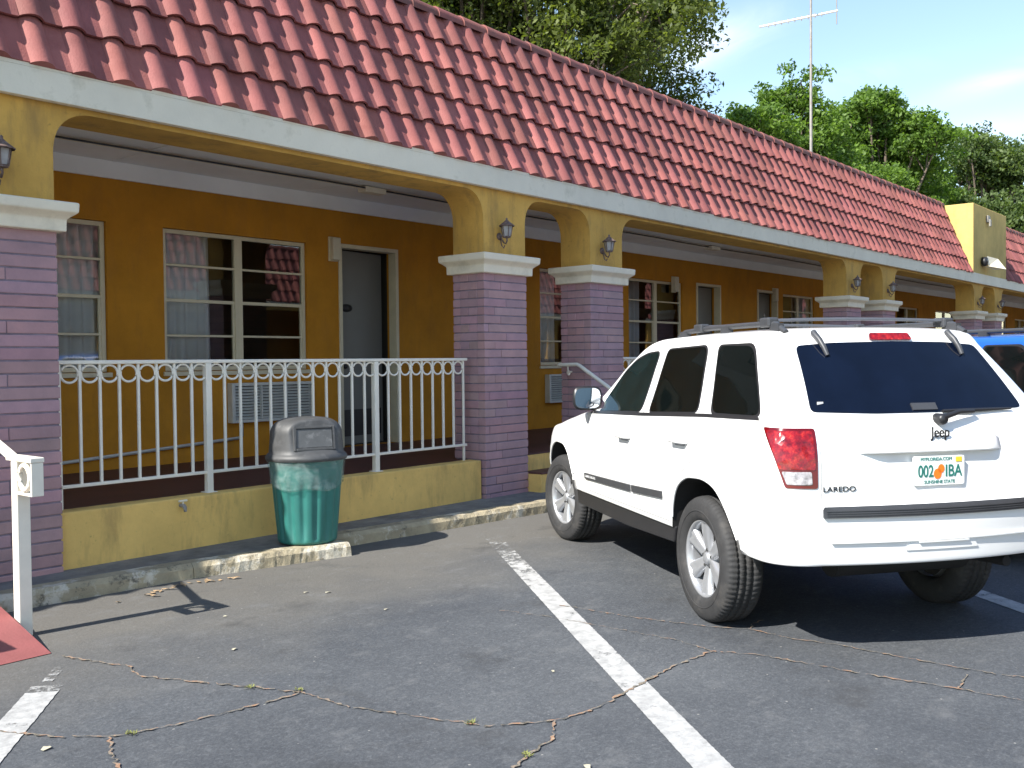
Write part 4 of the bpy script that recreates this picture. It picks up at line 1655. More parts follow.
def panel(mb, poly, mp, off, res=0.05, mi=0, thick=0.012, mirror=False):
    """a panel cut to the outline poly that follows the body skin at the given stand-off"""
    pts = []
    m = len(poly)
    for i in range(m):
        a, b = Vector(poly[i]), Vector(poly[(i + 1) % m])
        k = max(1, int((b - a).length / res))
        for j in range(k):
            pts.append(a.lerp(b, j / k))
    nb = len(pts)
    us = [p.x for p in pts]
    vs_ = [p.y for p in pts]
    inner = []

    def inside(x, y):
        c = False
        j = nb - 1
        for i in range(nb):
            if (pts[i].y > y) != (pts[j].y > y) and x < (pts[j].x - pts[i].x) * (y - pts[i].y) / (pts[j].y - pts[i].y) + pts[i].x:
                c = not c
            j = i
        return c
    y = min(vs_) + res * 0.5
    while y < max(vs_):
        x = min(us) + res * 0.5
        while x < max(us):
            if inside(x, y):
                dmin = min((Vector((x, y)) - p).length for p in pts)
                if dmin > res * 0.4:
                    inner.append(Vector((x, y)))
            x += res
        y += res
    edges = [(i, (i + 1) % nb) for i in range(nb)]
    vv, ee, ff, *_ = delaunay_2d_cdt(pts + inner, edges, [list(range(nb))], 1, 1e-6)
    V, N = [], []
    for p in vv:
        h, nn = mp(p.x, p.y)
        V.append(h + nn * off)
        N.append(nn)
    Bk = [a - n_ * thick for a, n_ in zip(V, N)]
    # outward orientation check
    fl = []
    for f in ff:
        a, b, c = V[f[0]], V[f[1]], V[f[2]]
        nrm = (b - a).cross(c - a)
        fl.append(tuple(f) if nrm.dot(N[f[0]]) > 0 else tuple(reversed(f)))
    # boundary edges
    from collections import Counter
    cnt = Counter()
    for f in fl:
        for i in range(len(f)):
            cnt[(f[i], f[(i + 1) % len(f)])] += 1
    bnd = [e for e in cnt if (e[1], e[0]) not in cnt]
    k = len(V)
    rim = [(b, a, k + a, k + b) for a, b in bnd]
    allv = V + Bk
    if mirror:
        allv = [Vector((p.x, -p.y, p.z)) for p in allv]
        fl = [tuple(reversed(f)) for f in fl]
        rim = [tuple(reversed(f)) for f in rim]
    mb.add(allv, fl, mi, True)
    mb.add(allv, rim, mi)
    return mb


def strip_poly(pts, w):
    P = [Vector(p) for p in pts]
    L, Rr = [], []
    for i, p in enumerate(P):
        d = (P[min(i + 1, len(P) - 1)] - P[max(i - 1, 0)]).normalized()
        n_ = Vector((-d.y, d.x))
        L.append(p + n_ * w / 2)
        Rr.append(p - n_ * w / 2)
    return [(q.x, q.y) for q in L + list(reversed(Rr))]


ARCH_R = [(0.42, 0.20), (0.385, 0.50), (0.345, 0.66), (0.27, 0.785), (0.13, 0.855), (-0.10, 0.868), (-0.25, 0.835), (-0.37, 0.745), (-0.475, 0.60), (-0.55, 0.47), (-0.62, 0.20)]
ARCH_F = [(2.30, 0.20), (2.36, 0.50), (2.40, 0.66), (2.475, 0.79), (2.60, 0.862), (2.83, 0.868), (2.96, 0.825), (3.06, 0.72), (3.13, 0.58), (3.20, 0.20)]


def make_wheel(root, x, y, s):
    """s = +1 left, -1 right; hub at (x, y), outer face towards s"""
    w = bpy.data.objects.new('wheel', None)
    w.empty_display_size = 0.2
    COL.objects.link(w)
    w.parent = root
    w.location = (x, y, 0.372)
    if s < 0:
        w.rotation_euler = (0, 0, PI)
    return w


def wheel_meshes():
    n = 288
    mb = MB()
    prof = [(0.222, 0.085), (0.232, 0.105), (0.262, 0.120), (0.300, 0.124), (0.335, 0.117), (0.352, 0.110), (0.362, 0.102), (0.370, 0.088), (0.374, 0.066), (0.374, 0.056), (0.366, 0.054), (0.366, 0.046), (0.375, 0.044), (0.376, 0.014),
            (0.367, 0.012), (0.367, 0.004), (0.376, 0.002), (0.376, -0.03), (0.367, -0.032), (0.367, -0.04), (0.375, -0.042), (0.374, -0.066), (0.370, -0.088), (0.352, -0.110), (0.300, -0.122), (0.25, -0.115), (0.222, -0.09), (0.215, 0.0)]

    def fn(p, a, r, z):
        k = int(round(a / (2 * PI) * n))
        if r > 0.358:
            ph = (k + (2 if z > 0.03 else 0) + (1 if abs(z) < 0.03 else 0)) % 4
            if ph == 0 and (abs(z) > 0.05 or r > 0.37):
                q = (r - 0.006) / r
                return Vector((p.x * q, p.y, p.z * q))
        return p
    mb.lathe(prof, n, axis='Y', fn=fn)
    mb.lathe([(0.285, 0.1235), (0.287, 0.1262), (0.291, 0.1262), (0.293, 0.1240)], 64, axis='Y')
    ty = mb
    rm = MB()
    rm.lathe([(0.20, -0.10), (0.21, -0.02), (0.206, 0.06), (0.212, 0.088), (0.222, 0.098), (0.230, 0.102), (0.231, 0.094), (0.224, 0.080)], 72, axis='Y')
    rm.lathe([(0.0, 0.082), (0.030, 0.082), (0.034, 0.078), (0.036, 0.066), (0.062, 0.064), (0.075, 0.054), (0.080, 0.02)], 40, axis='Y')
    for k in range(6):
        a0 = 2 * PI * k / 6 + PI / 2
        ca, sa = math.cos(a0), math.sin(a0)
        stn = [(0.045, 0.036, 0.066), (0.09, 0.038, 0.074), (0.14, 0.044, 0.082), (0.19, 0.055, 0.086), (0.216, 0.066, 0.088)]
        vs = []
        for (r, hw, d) in stn:
            for (t_, dd) in ((-1, -0.035), (-0.94, -0.004), (-0.42, 0.004), (0.0, -0.006), (0.42, 0.004), (0.94, -0.004), (1, -0.035)):
                tt = t_ * hw
                vs.append((r * ca - tt * sa, d + dd, r * sa + tt * ca))
        fs = []
        for i in range(len(stn) - 1):
            for j in range(6):
                fs.append((i * 7 + j, i * 7 + j + 1, (i + 1) * 7 + j + 1, (i + 1) * 7 + j))
        rm.add(vs, fs, 0, True)
    for k in range(5):
        a0 = 2 * PI * k / 5 + 0.3
        rm.lathe([(0.0, 0.074), (0.008, 0.074), (0.010, 0.070), (0.010, 0.05)], 8, (0.052 * math.cos(a0), 0, 0.052 * math.sin(a0)), axis='Y', mi=1)
    rm.lathe([(0.0, 0.020), (0.178, 0.018), (0.18, -0.02)], 48, axis='Y', mi=1)
    rm.lathe([(0.16, -0.05), (0.20, -0.055)], 48, axis='Y', mi=1)
    return ty, rm


def make_suv(label, paint_name, loc, heading, hero):
    root = thing('suv', label, 'car', loc, heading)
    # ---- body shell with wheel arches cut through it
    mb = MB()
    mb.add(BODY_V, BODY_F, 0, True)
    body = mb.build('body', [paint_name, 'underbody'], root)
    cut = []
    for poly in (ARCH_R, ARCH_F):
        for s in (1, -1):
            cb = MB()
            pl = round_poly(poly, 0.12, 4)
            cb.prism(pl, lambda u, v, h: (u, h, v), 0.52 * s, 1.3 * s, 0)
            cbo = cb.build('cutter', ['underbody'], None, fixn=True)
            cut.append(cbo)
            md = body.modifiers.new('cut', 'BOOLEAN')
            md.operation = 'DIFFERENCE'
            md.object = cbo
            md.solver = 'EXACT'
    # cutters work in the body's own space
    for cbo in cut:
        cbo.parent = root
    bpy.context.view_layer.update()
    dg = bpy.context.evaluated_depsgraph_get()
    me = bpy.data.meshes.new_from_object(body.evaluated_get(dg))
    body.modifiers.clear()
    body.data = me
    for cbo in cut:
        bpy.data.objects.remove(cbo)
    while len(me.materials) < 2:
        me.materials.append(M['underbody'])
    for p in me.polygons:
        c = p.center
        inx = (-0.7 < c.x < 0.5) or (2.2 < c.x < 3.3)
        sm = True
        if inx and c.z < 0.90 and abs(c.y) < 0.925:
            h, nn = side_map(c.x, c.z)
            if h.y - abs(c.y) > 0.012 and abs(c.y) > 0.50:
                rh, _ = rear_map(c.y, c.z)
                if c.x - rh.x > 0.02:
                    p.material_index = 1
                    sm = False
        if c.z < 0.5005:
            p.material_index = 1
            sm = False
        p.use_smooth = sm
    # ---- side glass and its dark surround
    G = {'front': [(0.98, 1.622), (0.966, 1.212), (1.765, 1.179), (1.69, 1.285), (1.50, 1.472), (1.36, 1.556), (1.198, 1.604)],
         'rear': [(0.836, 1.632), (0.258, 1.646), (0.101, 1.247), (0.812, 1.216)],
         'quarter': [(0.094, 1.646), (-0.33, 1.640), (-0.645, 1.262), (-0.091, 1.252)]}
    for mir in (False, True):
        tr = MB()
        for k, poly in G.items():
            cx = sum(p[0] for p in poly) / len(poly)
            cz = sum(p[1] for p in poly) / len(poly)
            big = []
            for px_, pz_ in poly:
                dx, dz = px_ - cx, pz_ - cz
                L = math.hypot(dx, dz)
                big.append((px_ + dx / L * 0.020, pz_ + dz / L * 0.020))
            panel(tr, round_poly(big, 0.06), side_map, 0.0022, 0.045, 0, 0.006, mir)
        panel(tr, [(1.93, 1.150), (1.93, 1.172), (0.9, 1.205), (0.0, 1.242), (-0.64, 1.254), (-0.655, 1.238), (0.0, 1.222), (0.9, 1.183)], side_map, 0.0045, 0.05, 0, 0.01, mir)
        tr.build('window_trim', 'trim_black', root)
        for k, poly in G.items():
            g = MB()
            panel(g, round_poly(poly, 0.05 if k != 'quarter' else 0.07), side_map, 0.004, 0.045, 0, 0.006, mir)
            g.build('side_window', 'front_glass' if k == 'front' else 'privacy_glass', root)
        # door gaps
        g = MB()
        gw = 0.006
        for pl in ([(0.90, 0.535), (0.905, 0.9), (0.905, 1.19)], [(0.905, 1.20), (0.93, 1.64), (0.86, 1.665)], [(1.98, 0.535), (2.02, 0.85), (1.96, 1.13)],
                   [(0.40, 0.54), (0.36, 0.70), (0.22, 0.86), (0.02, 0.98), (-0.02, 1.10), (0.01, 1.235)], [(0.16, 1.25), (0.32, 1.66)],
                   [(0.42, 0.537), (1.2, 0.535), (1.98, 0.535)]):
            pts = []
            for a, b in zip(pl, pl[1:]):
                for j in range(6):
                    pts.append((a[0] + (b[0] - a[0]) * j / 6, a[1] + (b[1] - a[1]) * j / 6))
            pts.append(pl[-1])
            panel(g, strip_poly(pts, gw), side_map, 0.0008, 0.05, 0, 0.003, mir)
        g.build('door_gap', 'gap_shadow', root)
        # side moulding in two pieces, handles, sill, wheel lip
        g = MB()
        panel(g, [(1.06, 0.645), (1.06, 0.692), (2.05, 0.668), (2.05, 0.622)], side_map, 0.012, 0.06, 0, 0.016, mir)
        panel(g, [(0.50, 0.671), (0.50, 0.716), (1.025, 0.694), (1.025, 0.646)], side_map, 0.012, 0.06, 0, 0.016, mir)
        g.build('side_moulding', 'trim_grey', root)
        for (x0, x1, z) in ((1.05, 1.265, 1.025), (0.115, 0.33, 1.063)):
            g = MB()
            h, nn = side_map((x0 + x1) / 2, z)
            yy = h.y * (-1 if mir else 1)
            s = -1 if mir else 1
            g.tube([(x0, yy, z), (x0 + 0.02, yy + 0.032 * s, z + 0.001), (x1 - 0.02, yy + 0.032 * s, z - 0.003), (x1, yy, z - 0.004)], 0.012, 8)
            panel(g, round_poly([(x0 + 0.03, z - 0.028), (x0 + 0.03, z + 0.012), (x1 - 0.03, z + 0.010), (x1 - 0.03, z - 0.03)], 0.02), side_map, 0.0015, 0.03, 1, 0.003, mir)
            g.build('door_handle', [paint_name, 'gap_shadow'], root)
        g = MB()
        s = -1 if mir else 1
        ys = sorted((0.80 * s, 0.885 * s))
        g.prism([(0.40, 0.40), (0.37, 0.507), (2.36, 0.507), (2.32, 0.385), (1.2, 0.375)], lambda u, v, h: (u, h, v), ys[0], ys[1])
        g.build('sill', 'trim_black', root, bevel=0.012, fixn=True)
        for poly in (ARCH_R, ARCH_F):
            g = MB()
            pl = round_poly(poly, 0.12, 4)
            pl = [p for p in pl if p[1] > 0.56]
            P3 = []
            for u_, v_ in pl:
                h, nn = side_map(u_, v_)
                yy = min(h.y + 0.001, 0.925)
                P3.append((h.x, yy * s, h.z))
            g.tube(P3, 0.009, 6)
            g.build('wheel_arch_lip', paint_name, root)
        # mirror
        g = MB()
        hs = []
        for i in range(9):
            t_ = i / 8
            hs.append((2.02 - 0.13 * t_, 0.13 * math.sin(PI * (0.18 + 0.32 * t_)) * 0.9, 0.095 * math.sin(PI * (0.18 + 0.32 * t_))))
        vs, fs = [], []
        nn_ = 24
        for (x, a_, b_) in hs:
            for k in range(nn_):
                an = 2 * PI * k / nn_
                ca, sa = math.cos(an), math.sin(an)
                e = 0.55
                vs.append((x, s * (0.942 + a_ * abs(ca) ** e * (1 if ca > 0 else -1)), 1.272 + b_ * abs(sa) ** e * (1 if sa > 0 else -1)))
        for i in range(len(hs) - 1):
            for k in range(nn_):
                fs.append((i * nn_ + k, i * nn_ + (k + 1) % nn_, (i + 1) * nn_ + (k + 1) % nn_, (i + 1) * nn_ + k))
        fs.append(tuple(range(nn_)))
        fs.append(tuple((len(hs) - 1) * nn_ + k for k in reversed(range(nn_))))
        g.add(vs, fs, 0, True)
        g.tube([(1.95, 0.84 * s, 1.205), (1.95, 0.90 * s, 1.215), (1.95, 0.94 * s, 1.24)], [0.045, 0.036, 0.03], 10)
        mo = g.build('mirror', 'trim_black', root, fixn=True)
        g = MB()
        vs = []
        for k in range(nn_):
            an = 2 * PI * k / nn_
            ca, sa = math.cos(an), math.sin(an)
            vs.append((1.8885 + 0.0, s * (0.942 + 0.104 * abs(ca) ** 0.55 * (1 if ca > 0 else -1)), 1.272 + 0.080 * abs(sa) ** 0.55 * (1 if sa > 0 else -1)))
        g.add(vs, [tuple(range(nn_))])
        g.build('mirror_glass', 'mirror_glass', mo)
        # tail lamp
        lam = MB()
        outer = [(0.664, 1.205), (0.940, 1.210), (0.850, 0.906), (0.682, 0.900)]
        TMAP = corner_map
        panel(lam, round_poly(outer, 0.012, 2), TMAP, 0.006, 0.03, 0, 0.02, mir)
        lo = lam.build('tail_lamp', 'red_lens_dark', root)
        lam = MB()
        panel(lam, round_poly([(0.680, 1.192), (0.920, 1.196), (0.874, 1.000), (0.690, 0.994)], 0.01, 2), TMAP, 0.0095, 0.03, 0, 0.006, mir)
        lam.build('lens', 'red_lens', lo)
        lam = MB()
        panel(lam, round_poly([(0.712, 0.986), (0.862, 0.990), (0.842, 0.924), (0.712, 0.921)], 0.008, 2), TMAP, 0.0095, 0.03, 0, 0.006, mir)
        lam.build('reversing_lens', 'clear_lens', lo)
        # headlamp
        lam = MB()
        panel(lam, round_poly([(0.50 , 0.84), (0.50, 1.0), (0.78, 1.0), (0.80, 0.86)], 0.05), front_map, 0.006, 0.04, 0, 0.02, mir)
        lam.build('headlight', 'clear_lens', root)
    # ---- front end
    g = MB()
    for k in range(7):
        y = -0.33 + k * 0.11
        panel(g, round_poly([(y - 0.035, 0.80), (y - 0.035, 1.0), (y + 0.035, 1.0), (y + 0.035, 0.80)], 0.02, 3), front_map, 0.005, 0.05, 0, 0.01)
    g.build('grille', 'trim_black', root)
    g = MB()
    panel(g, round_poly([(-0.66, 1.24), (-0.56, 1.62), (0.56, 1.62), (0.66, 1.24)], 0.08), front_map, 0.004, 0.05, 0, 0.008)
    g.build('windscreen', 'front_glass', root)
    # ---- tailgate
    g = MB()
    panel(g, round_poly([(-0.655, 1.285), (-0.575, 1.634), (-0.36, 1.650), (0.0, 1.656), (0.36, 1.650), (0.575, 1.634), (0.655, 1.285), (0.3, 1.272), (-0.3, 1.272)], 0.03, 3), rear_map, 0.004, 0.04, 0, 0.008)
    g.build('rear_window', 'rear_glass', root)
    for y in (0.652, -0.652):
        g = MB()
        panel(g, strip_poly([(y * 1.02, 0.83), (y, 1.0), (y * 0.995, 1.27)], 0.005), rear_map, 0.0008, 0.06, 0, 0.003)
        g.build('tailgate_gap', 'gap_shadow', root)
    g = MB()   # moulded grip above the number plate
    n_ = 24
    vs = []
    for i in range(n_ + 1):
        y = 0.445 - 0.87 * i / n_
        e = min(1.0, min(i, n_ - i) / 2.5 + 0.02)
        h, _ = rear_map(y, 1.13)
        h2, _ = rear_map(y, 1.068)
        h0, _ = rear_map(y, 1.20)
        vs += [(h0.x + 0.003, y, 1.20), (h.x - 0.016 * e, y, 1.13), (h2.x - 0.040 * e, y, 1.080), (h2.x - 0.036 * e, y, 1.072), (h2.x + 0.008, y, 1.068)]
    fs = []
    for i in range(n_):
        for k in range(4):
            fs.append((i * 5 + k, i * 5 + k + 1, (i + 1) * 5 + k + 1, (i + 1) * 5 + k))
    g.add(vs, fs, 0, True)
    g.add(vs, [(0, 1, 2, 3, 4), tuple(n_ * 5 + k for k in (4, 3, 2, 1, 0))])
    g.build('tailgate_grip', paint_name, root, fixn=True)
    g = MB()
    panel(g, round_poly([(-0.665, 0.752), (-0.665, 0.798), (0.665, 0.798), (0.665, 0.752)], 0.006, 2), rear_map, 0.016, 0.05, 0, 0.02)
    for z in (0.765, 0.776, 0.787):
        panel(g, strip_poly([(-0.65, z), (0, z), (0.65, z)], 0.005), rear_map, 0.019, 0.06, 0, 0.006)
    g.build('bumper_pad', 'trim_grey', root)
    g = MB()   # lower bumper moulding: raised lip with two recesses
    panel(g, round_poly([(0.62, 0.622), (0.62, 0.630), (-0.62, 0.630), (-0.62, 0.622)], 0.003, 2), rear_map, 0.014, 0.05, 0, 0.02)
    panel(g, round_poly([(0.22, 0.572), (0.18, 0.628), (-0.18, 0.628), (-0.22, 0.572)], 0.01, 2), rear_map, 0.006, 0.05, 0, 0.012)
    panel(g, round_poly([(0.15, 0.612), (0.15, 0.619), (-0.15, 0.619), (-0.15, 0.612)], 0.003, 2), rear_map, 0.017, 0.05, 0, 0.012)
    g.build('bumper_moulding', paint_name, root)
    g = MB()
    panel(g, round_poly([(0.135, 1.662), (0.125, 1.698), (-0.125, 1.698), (-0.135, 1.662)], 0.01, 2), rear_map, 0.012, 0.03, 0, 0.03)
    g.build('brake_light', 'red_lens', root)
    for y in (0.445, -0.415):
        g = MB()
        p0, n0 = rear_map(y, 1.695)
        p1, n1 = rear_map(y - 0.02, 1.575)
        a = p0 + n0 * 0.012
        b = p1 + n1 * 0.010
        g.tube([a + Vector((0.01, 0.0, 0.012)), a, a.lerp(b, 0.35) + n0 * 0.012, a.lerp(b, 0.7) + n0 * 0.01, b], [0.016, 0.019, 0.017, 0.015, 0.012], 8)
        g.build('glass_hinge', 'trim_grey', root)
    # wiper
    g = MB()
    pv, nv = rear_map(-0.06, 1.238)
    g.lathe([(0.0, -0.06), (0.022, -0.058), (0.030, -0.045), (0.030, 0.01)], 16, (0, 0, 0), axis='Y', fn=lambda p, a_, r_, z_: Vector((pv.x + p.y, pv.y + p.x, pv.z + p.z)))
    q1, _ = rear_map(-0.28, 1.275)
    q2, _ = rear_map(-0.56, 1.282)
    g.tube([pv + Vector((-0.045, 0, 0.01)), pv.lerp(q1, 0.5) + Vector((-0.045, 0, 0.018)), q1 + Vector((-0.035, 0, 0))], [0.016, 0.014, 0.010], 8)
    g.tube([Vector((q1.x - 0.018, -0.10, 1.278)), q1 + Vector((-0.016, 0, 0.004)), q2 + Vector((-0.016, 0, 0.0))], [0.009, 0.011, 0.006], 8)
    g.build('rear_wiper', 'trim_black', root)
    g = MB()
    hh, _ = rear_map(0.03, 1.29)
    panel(g, [(0.075, 1.283), (0.075, 1.318), (-0.075, 1.318), (-0.075, 1.283)], rear_map, 0.010, 0.05, 0, 0.01)
    g.build('glass_latch', 'trim_grey', root)
    # ---- roof rack
    for s in (1, -1):
        g = MB()
        P = []
        for i in range(15):
            x = 0.95 - 1.42 * i / 14
            h, nn, _, _ = BVH.ray_cast(Vector((x, 0.585 * s, 4)), Vector((0, 0, -1)))
            lift = 0.036 if 0 < i < 14 else 0.004
            P.append((x, 0.585 * s, h.z + lift))
        g.tube(P, 0.017, 8)
        for i in (1, 7, 13):
            x, y, z = P[i]
            g.box(x - 0.05, x + 0.05, y - 0.018, y + 0.018, z - 0.055, z + 0.004)
        g.build('roof_rail', 'trim_grey', root)
    for x in (0.60, -0.28):
        g = MB()
        h, nn, _, _ = BVH.ray_cast(Vector((x, 0.585, 4)), Vector((0, 0, -1)))
        z = h.z + 0.056
        pts = [(x, 0.60 - 1.2 * i / 12, z + 0.012 * (1 - ((i - 6) / 6) ** 2)) for i in range(13)]
        vs = []
        for p in pts:
            for (a, b) in ((-0.035, -0.006), (-0.02, -0.011), (0.02, -0.011), (0.035, -0.004), (0.02, 0.008), (-0.02, 0.006)):
                vs.append((p[0] + a, p[1], p[2] + b))
        fs = []
        for i in range(12):
            for k in range(6):
                fs.append((i * 6 + k, i * 6 + (k + 1) % 6, (i + 1) * 6 + (k + 1) % 6, (i + 1) * 6 + k))
        g.add(vs, fs, 0)
        cb = g.build('crossbar', 'rail_silver', root, fixn=True)
        for s in (1, -1):
            g = MB()
            g.box(x - 0.055, x + 0.055, 0.585 * s - 0.035, 0.585 * s + 0.035, z - 0.040, z + 0.016)
            g.build('crossbar_foot', 'trim_grey', cb, bevel=0.012)
    # ---- wheels and underside
    ty, rm = wheel_meshes()
    tyo = rmo = None
    for (x, y, s) in ((0, 0.775, 1), (0, -0.775, -1), (2.781, 0.775, 1), (2.781, -0.775, -1)):
        w = make_wheel(root, x, y, s)
        if tyo is None:
            tyo = ty.build('tyre', 'tyre_rubber', w)
            rmo = rm.build('rim', ['alloy', 'brake_dark'], w)
        else:
            for src in (tyo, rmo):
                c = src.copy()
                COL.objects.link(c)
                c.parent = w
        if x > 1:
            w.rotation_euler.z += R(8.5)
    g = MB()
    g.box(-0.55, 2.25, -0.62, 0.62, 0.42, 0.56)
    g.box(0.50, 2.2, -0.79, 0.79, 0.40, 0.50)
    g.box(2.25, 3.4, -0.5, 0.5, 0.32, 0.52)
    g.tube([(0, -0.66, 0.36), (0, 0.66, 0.36)], 0.05, 12)
    g.tube([(-0.52, -0.5, 0.44), (-0.52, 0.35, 0.44)], 0.10, 14)
    g.tube([(-0.55, -0.50, 0.43), (-0.90, -0.50, 0.45)], 0.028, 10)
    g.build('underside', 'underbody', root)
    if hero:
        g = MB()
        pp, pn = rear_map(0.012, 0.975)
        px_ = pp.x - 0.02
        vs_ = MB()
        pl = round_poly([(-0.1525, -0.076), (0.1525, -0.076), (0.1525, 0.076), (-0.1525, 0.076)], 0.012, 3)
        vs_.prism([(-a, b) for a, b in pl], lambda u, v, h: (px_ + h, u + 0.0, v + 0.975), 0, 0.012, 0)
        pto = vs_.build('number_plate', 'plate_white', root, fixn=True)
        Mt = lambda y, z, d=0.0015: frame4((0, -1, 0), (0, 0, 1), (-1, 0, 0), (px_ - d, y, z))
        tx = MB()
        text_geo('002', 0.088, Mt(0.083, 0.970), tx, 0, 0.001, 0.001, 0.72)
        text_geo('IBA', 0.088, Mt(-0.085, 0.970), tx, 0, 0.001, 0.001, 0.80)
        text_geo('SUNSHINE STATE', 0.024, Mt(0, 0.916), tx, 0, 0.001, 0, 1.0)
        text_geo('MYFLORIDA.COM', 0.024, Mt(0.02, 1.035), tx, 0, 0.001, 0, 1.0)
        tx.build('plate_lettering', 'plate_green', pto)
        tx = MB()
        for (yy, zz, rr) in ((0.012, 0.958, 0.024), (-0.010, 0.985, 0.020)):
            tx.add([(px_ - 0.0022, yy + rr * math.cos(a * PI / 10), zz + rr * 1.15 * math.sin(a * PI / 10)) for a in range(20)], [tuple(range(20))])
        tx.build('plate_emblem', 'plate_orange', pto)
        tx = MB()
        tx.box(px_ - 0.003, px_ - 0.0015, -0.135, -0.098, 1.018, 1.044)
        tx.build('plate_sticker', 'sticker_yellow', pto)
        # tailgate lettering
        tx = MB()
        h, nn = rear_map(-0.03, 1.172)
        text_geo('Jeep', 0.078, frame4((0, -1, 0), (0, 0, 1), (-1, 0, 0), (h.x - 0.034, -0.030, 1.170)), tx, 0, 0.003, 0.0006, 0.85)
        tx.build('badge', 'badge_dark', root)
        tx = MB()
        h, nn = rear_map(0.565, 0.895)
        h3, _ = rear_map(0.485, 0.895)
        dx = h.x - h3.x
        rt = Vector((-(dx), -0.08, 0)).normalized()
        ot = Vector((-rt.y * -1, 0, 0))
        outn = rt.cross(Vector((0, 0, 1)))
        text_geo('LAREDO', 0.038, frame4(tuple(rt), (0, 0, 1), tuple(outn), tuple(h + outn * 0.004)), tx, 0, 0.002, 0.0, 1.25)
        tx.build('badge', 'badge_dark', root)
        tx = MB()
        h, nn = side_map(1.92, 0.648)
        text_geo('GRAND CHEROKEE', 0.027, frame4((-1, 0, 0.024), (0.024, 0, 1), (0, 1, 0), (1.90, h.y + 0.0125, 0.648)), tx, 0, 0.001, 0, 1.0)
        tx.build('moulding_lettering', 'badge_pale', root)
        tx = MB()
        h, nn = rear_map(0.585, 1.33)
        tx.box(h.x - 0.008, h.x - 0.005, 0.57, 0.605, 1.318, 1.338)
        tx.build('glass_sticker', 'badge_pale', root)
        # aerial on the right front wing
        tx = MB()
        tx.tube([(2.25, -0.78, 1.12), (2.22, -0.78, 1.95)], [0.006, 0.003], 6)
        tx.build('aerial', 'trim_black', root)
    return root


make_suv('white four door SUV parked nose in, seen from its left rear', 'white_car_paint', (5.878, 2.373, 0), R(54.68), True)
make_suv('bright blue SUV with roof rails parked beyond the white one', 'blue_car_paint', (8.87, 1.63, 0), R(53.5), False)

# ================================================================== TREES
def leaf_mesh(name, mat, parent, centers, radii, per, size, sunless=None):
    """many small leaf faces spread through clumps"""
    nC = len(centers)
    tot = int(sum(per))
    pos = np.zeros((tot, 3))
    tint = np.zeros(tot)
    k = 0
    for c, r_, n in zip(centers, radii, per):
        n = int(n)
        d = rng.normal(size=(n, 3))
        d /= np.linalg.norm(d, axis=1)[:, None] + 1e-9
        rad = rng.random(n) ** 0.45
        pos[k:k + n] = np.array(c) + d * rad[:, None] * np.array([r_, r_, r_ * 0.62])
        tint[k:k + n] = np.clip(rng.normal(0.45 + rng.normal(0, 0.16), 0.17, n), 0, 1)
        k += n
    nrm = rng.normal(size=(tot, 3)) + np.array([0, 0, 0.55])
    nrm /= np.linalg.norm(nrm, axis=1)[:, None]
    t1 = np.cross(nrm, rng.normal(size=(tot, 3)))
    t1 /= np.linalg.norm(t1, axis=1)[:, None]
    t2 = np.cross(nrm, t1)
    s = (size * rng.uniform(0.6, 1.35, tot))[:, None]
    V = np.empty((tot, 4, 3))
    V[:, 0] = pos - t1 * s
    V[:, 1] = pos - t2 * s * 0.5 + nrm * s * 0.12
    V[:, 2] = pos + t1 * s
    V[:, 3] = pos + t2 * s * 0.5 + nrm * s * 0.12
    me = bpy.data.meshes.new(name)
    me.vertices.add(tot * 4)
    me.vertices.foreach_set('co', V.reshape(-1))
    me.loops.add(tot * 4)
    me.loops.foreach_set('vertex_index', np.arange(tot * 4, dtype=np.int32))
    me.polygons.add(tot)
    me.polygons.foreach_set('loop_start', np.arange(0, tot * 4, 4, dtype=np.int32))
    me.polygons.foreach_set('loop_total', np.full(tot, 4, dtype=np.int32))
    me.materials.append(M[mat])
    ca = me.color_attributes.new('tint', 'FLOAT_COLOR', 'CORNER')
    cc = np.ones((tot * 4, 4))
    cc[:, :3] = np.repeat(tint, 4)[:, None]
    ca.data.foreach_set('color', cc.reshape(-1))
    me.update()
    me.validate()
    o = bpy.data.objects.new(name, me)
    COL.objects.link(o)
    o.parent = parent
    return o


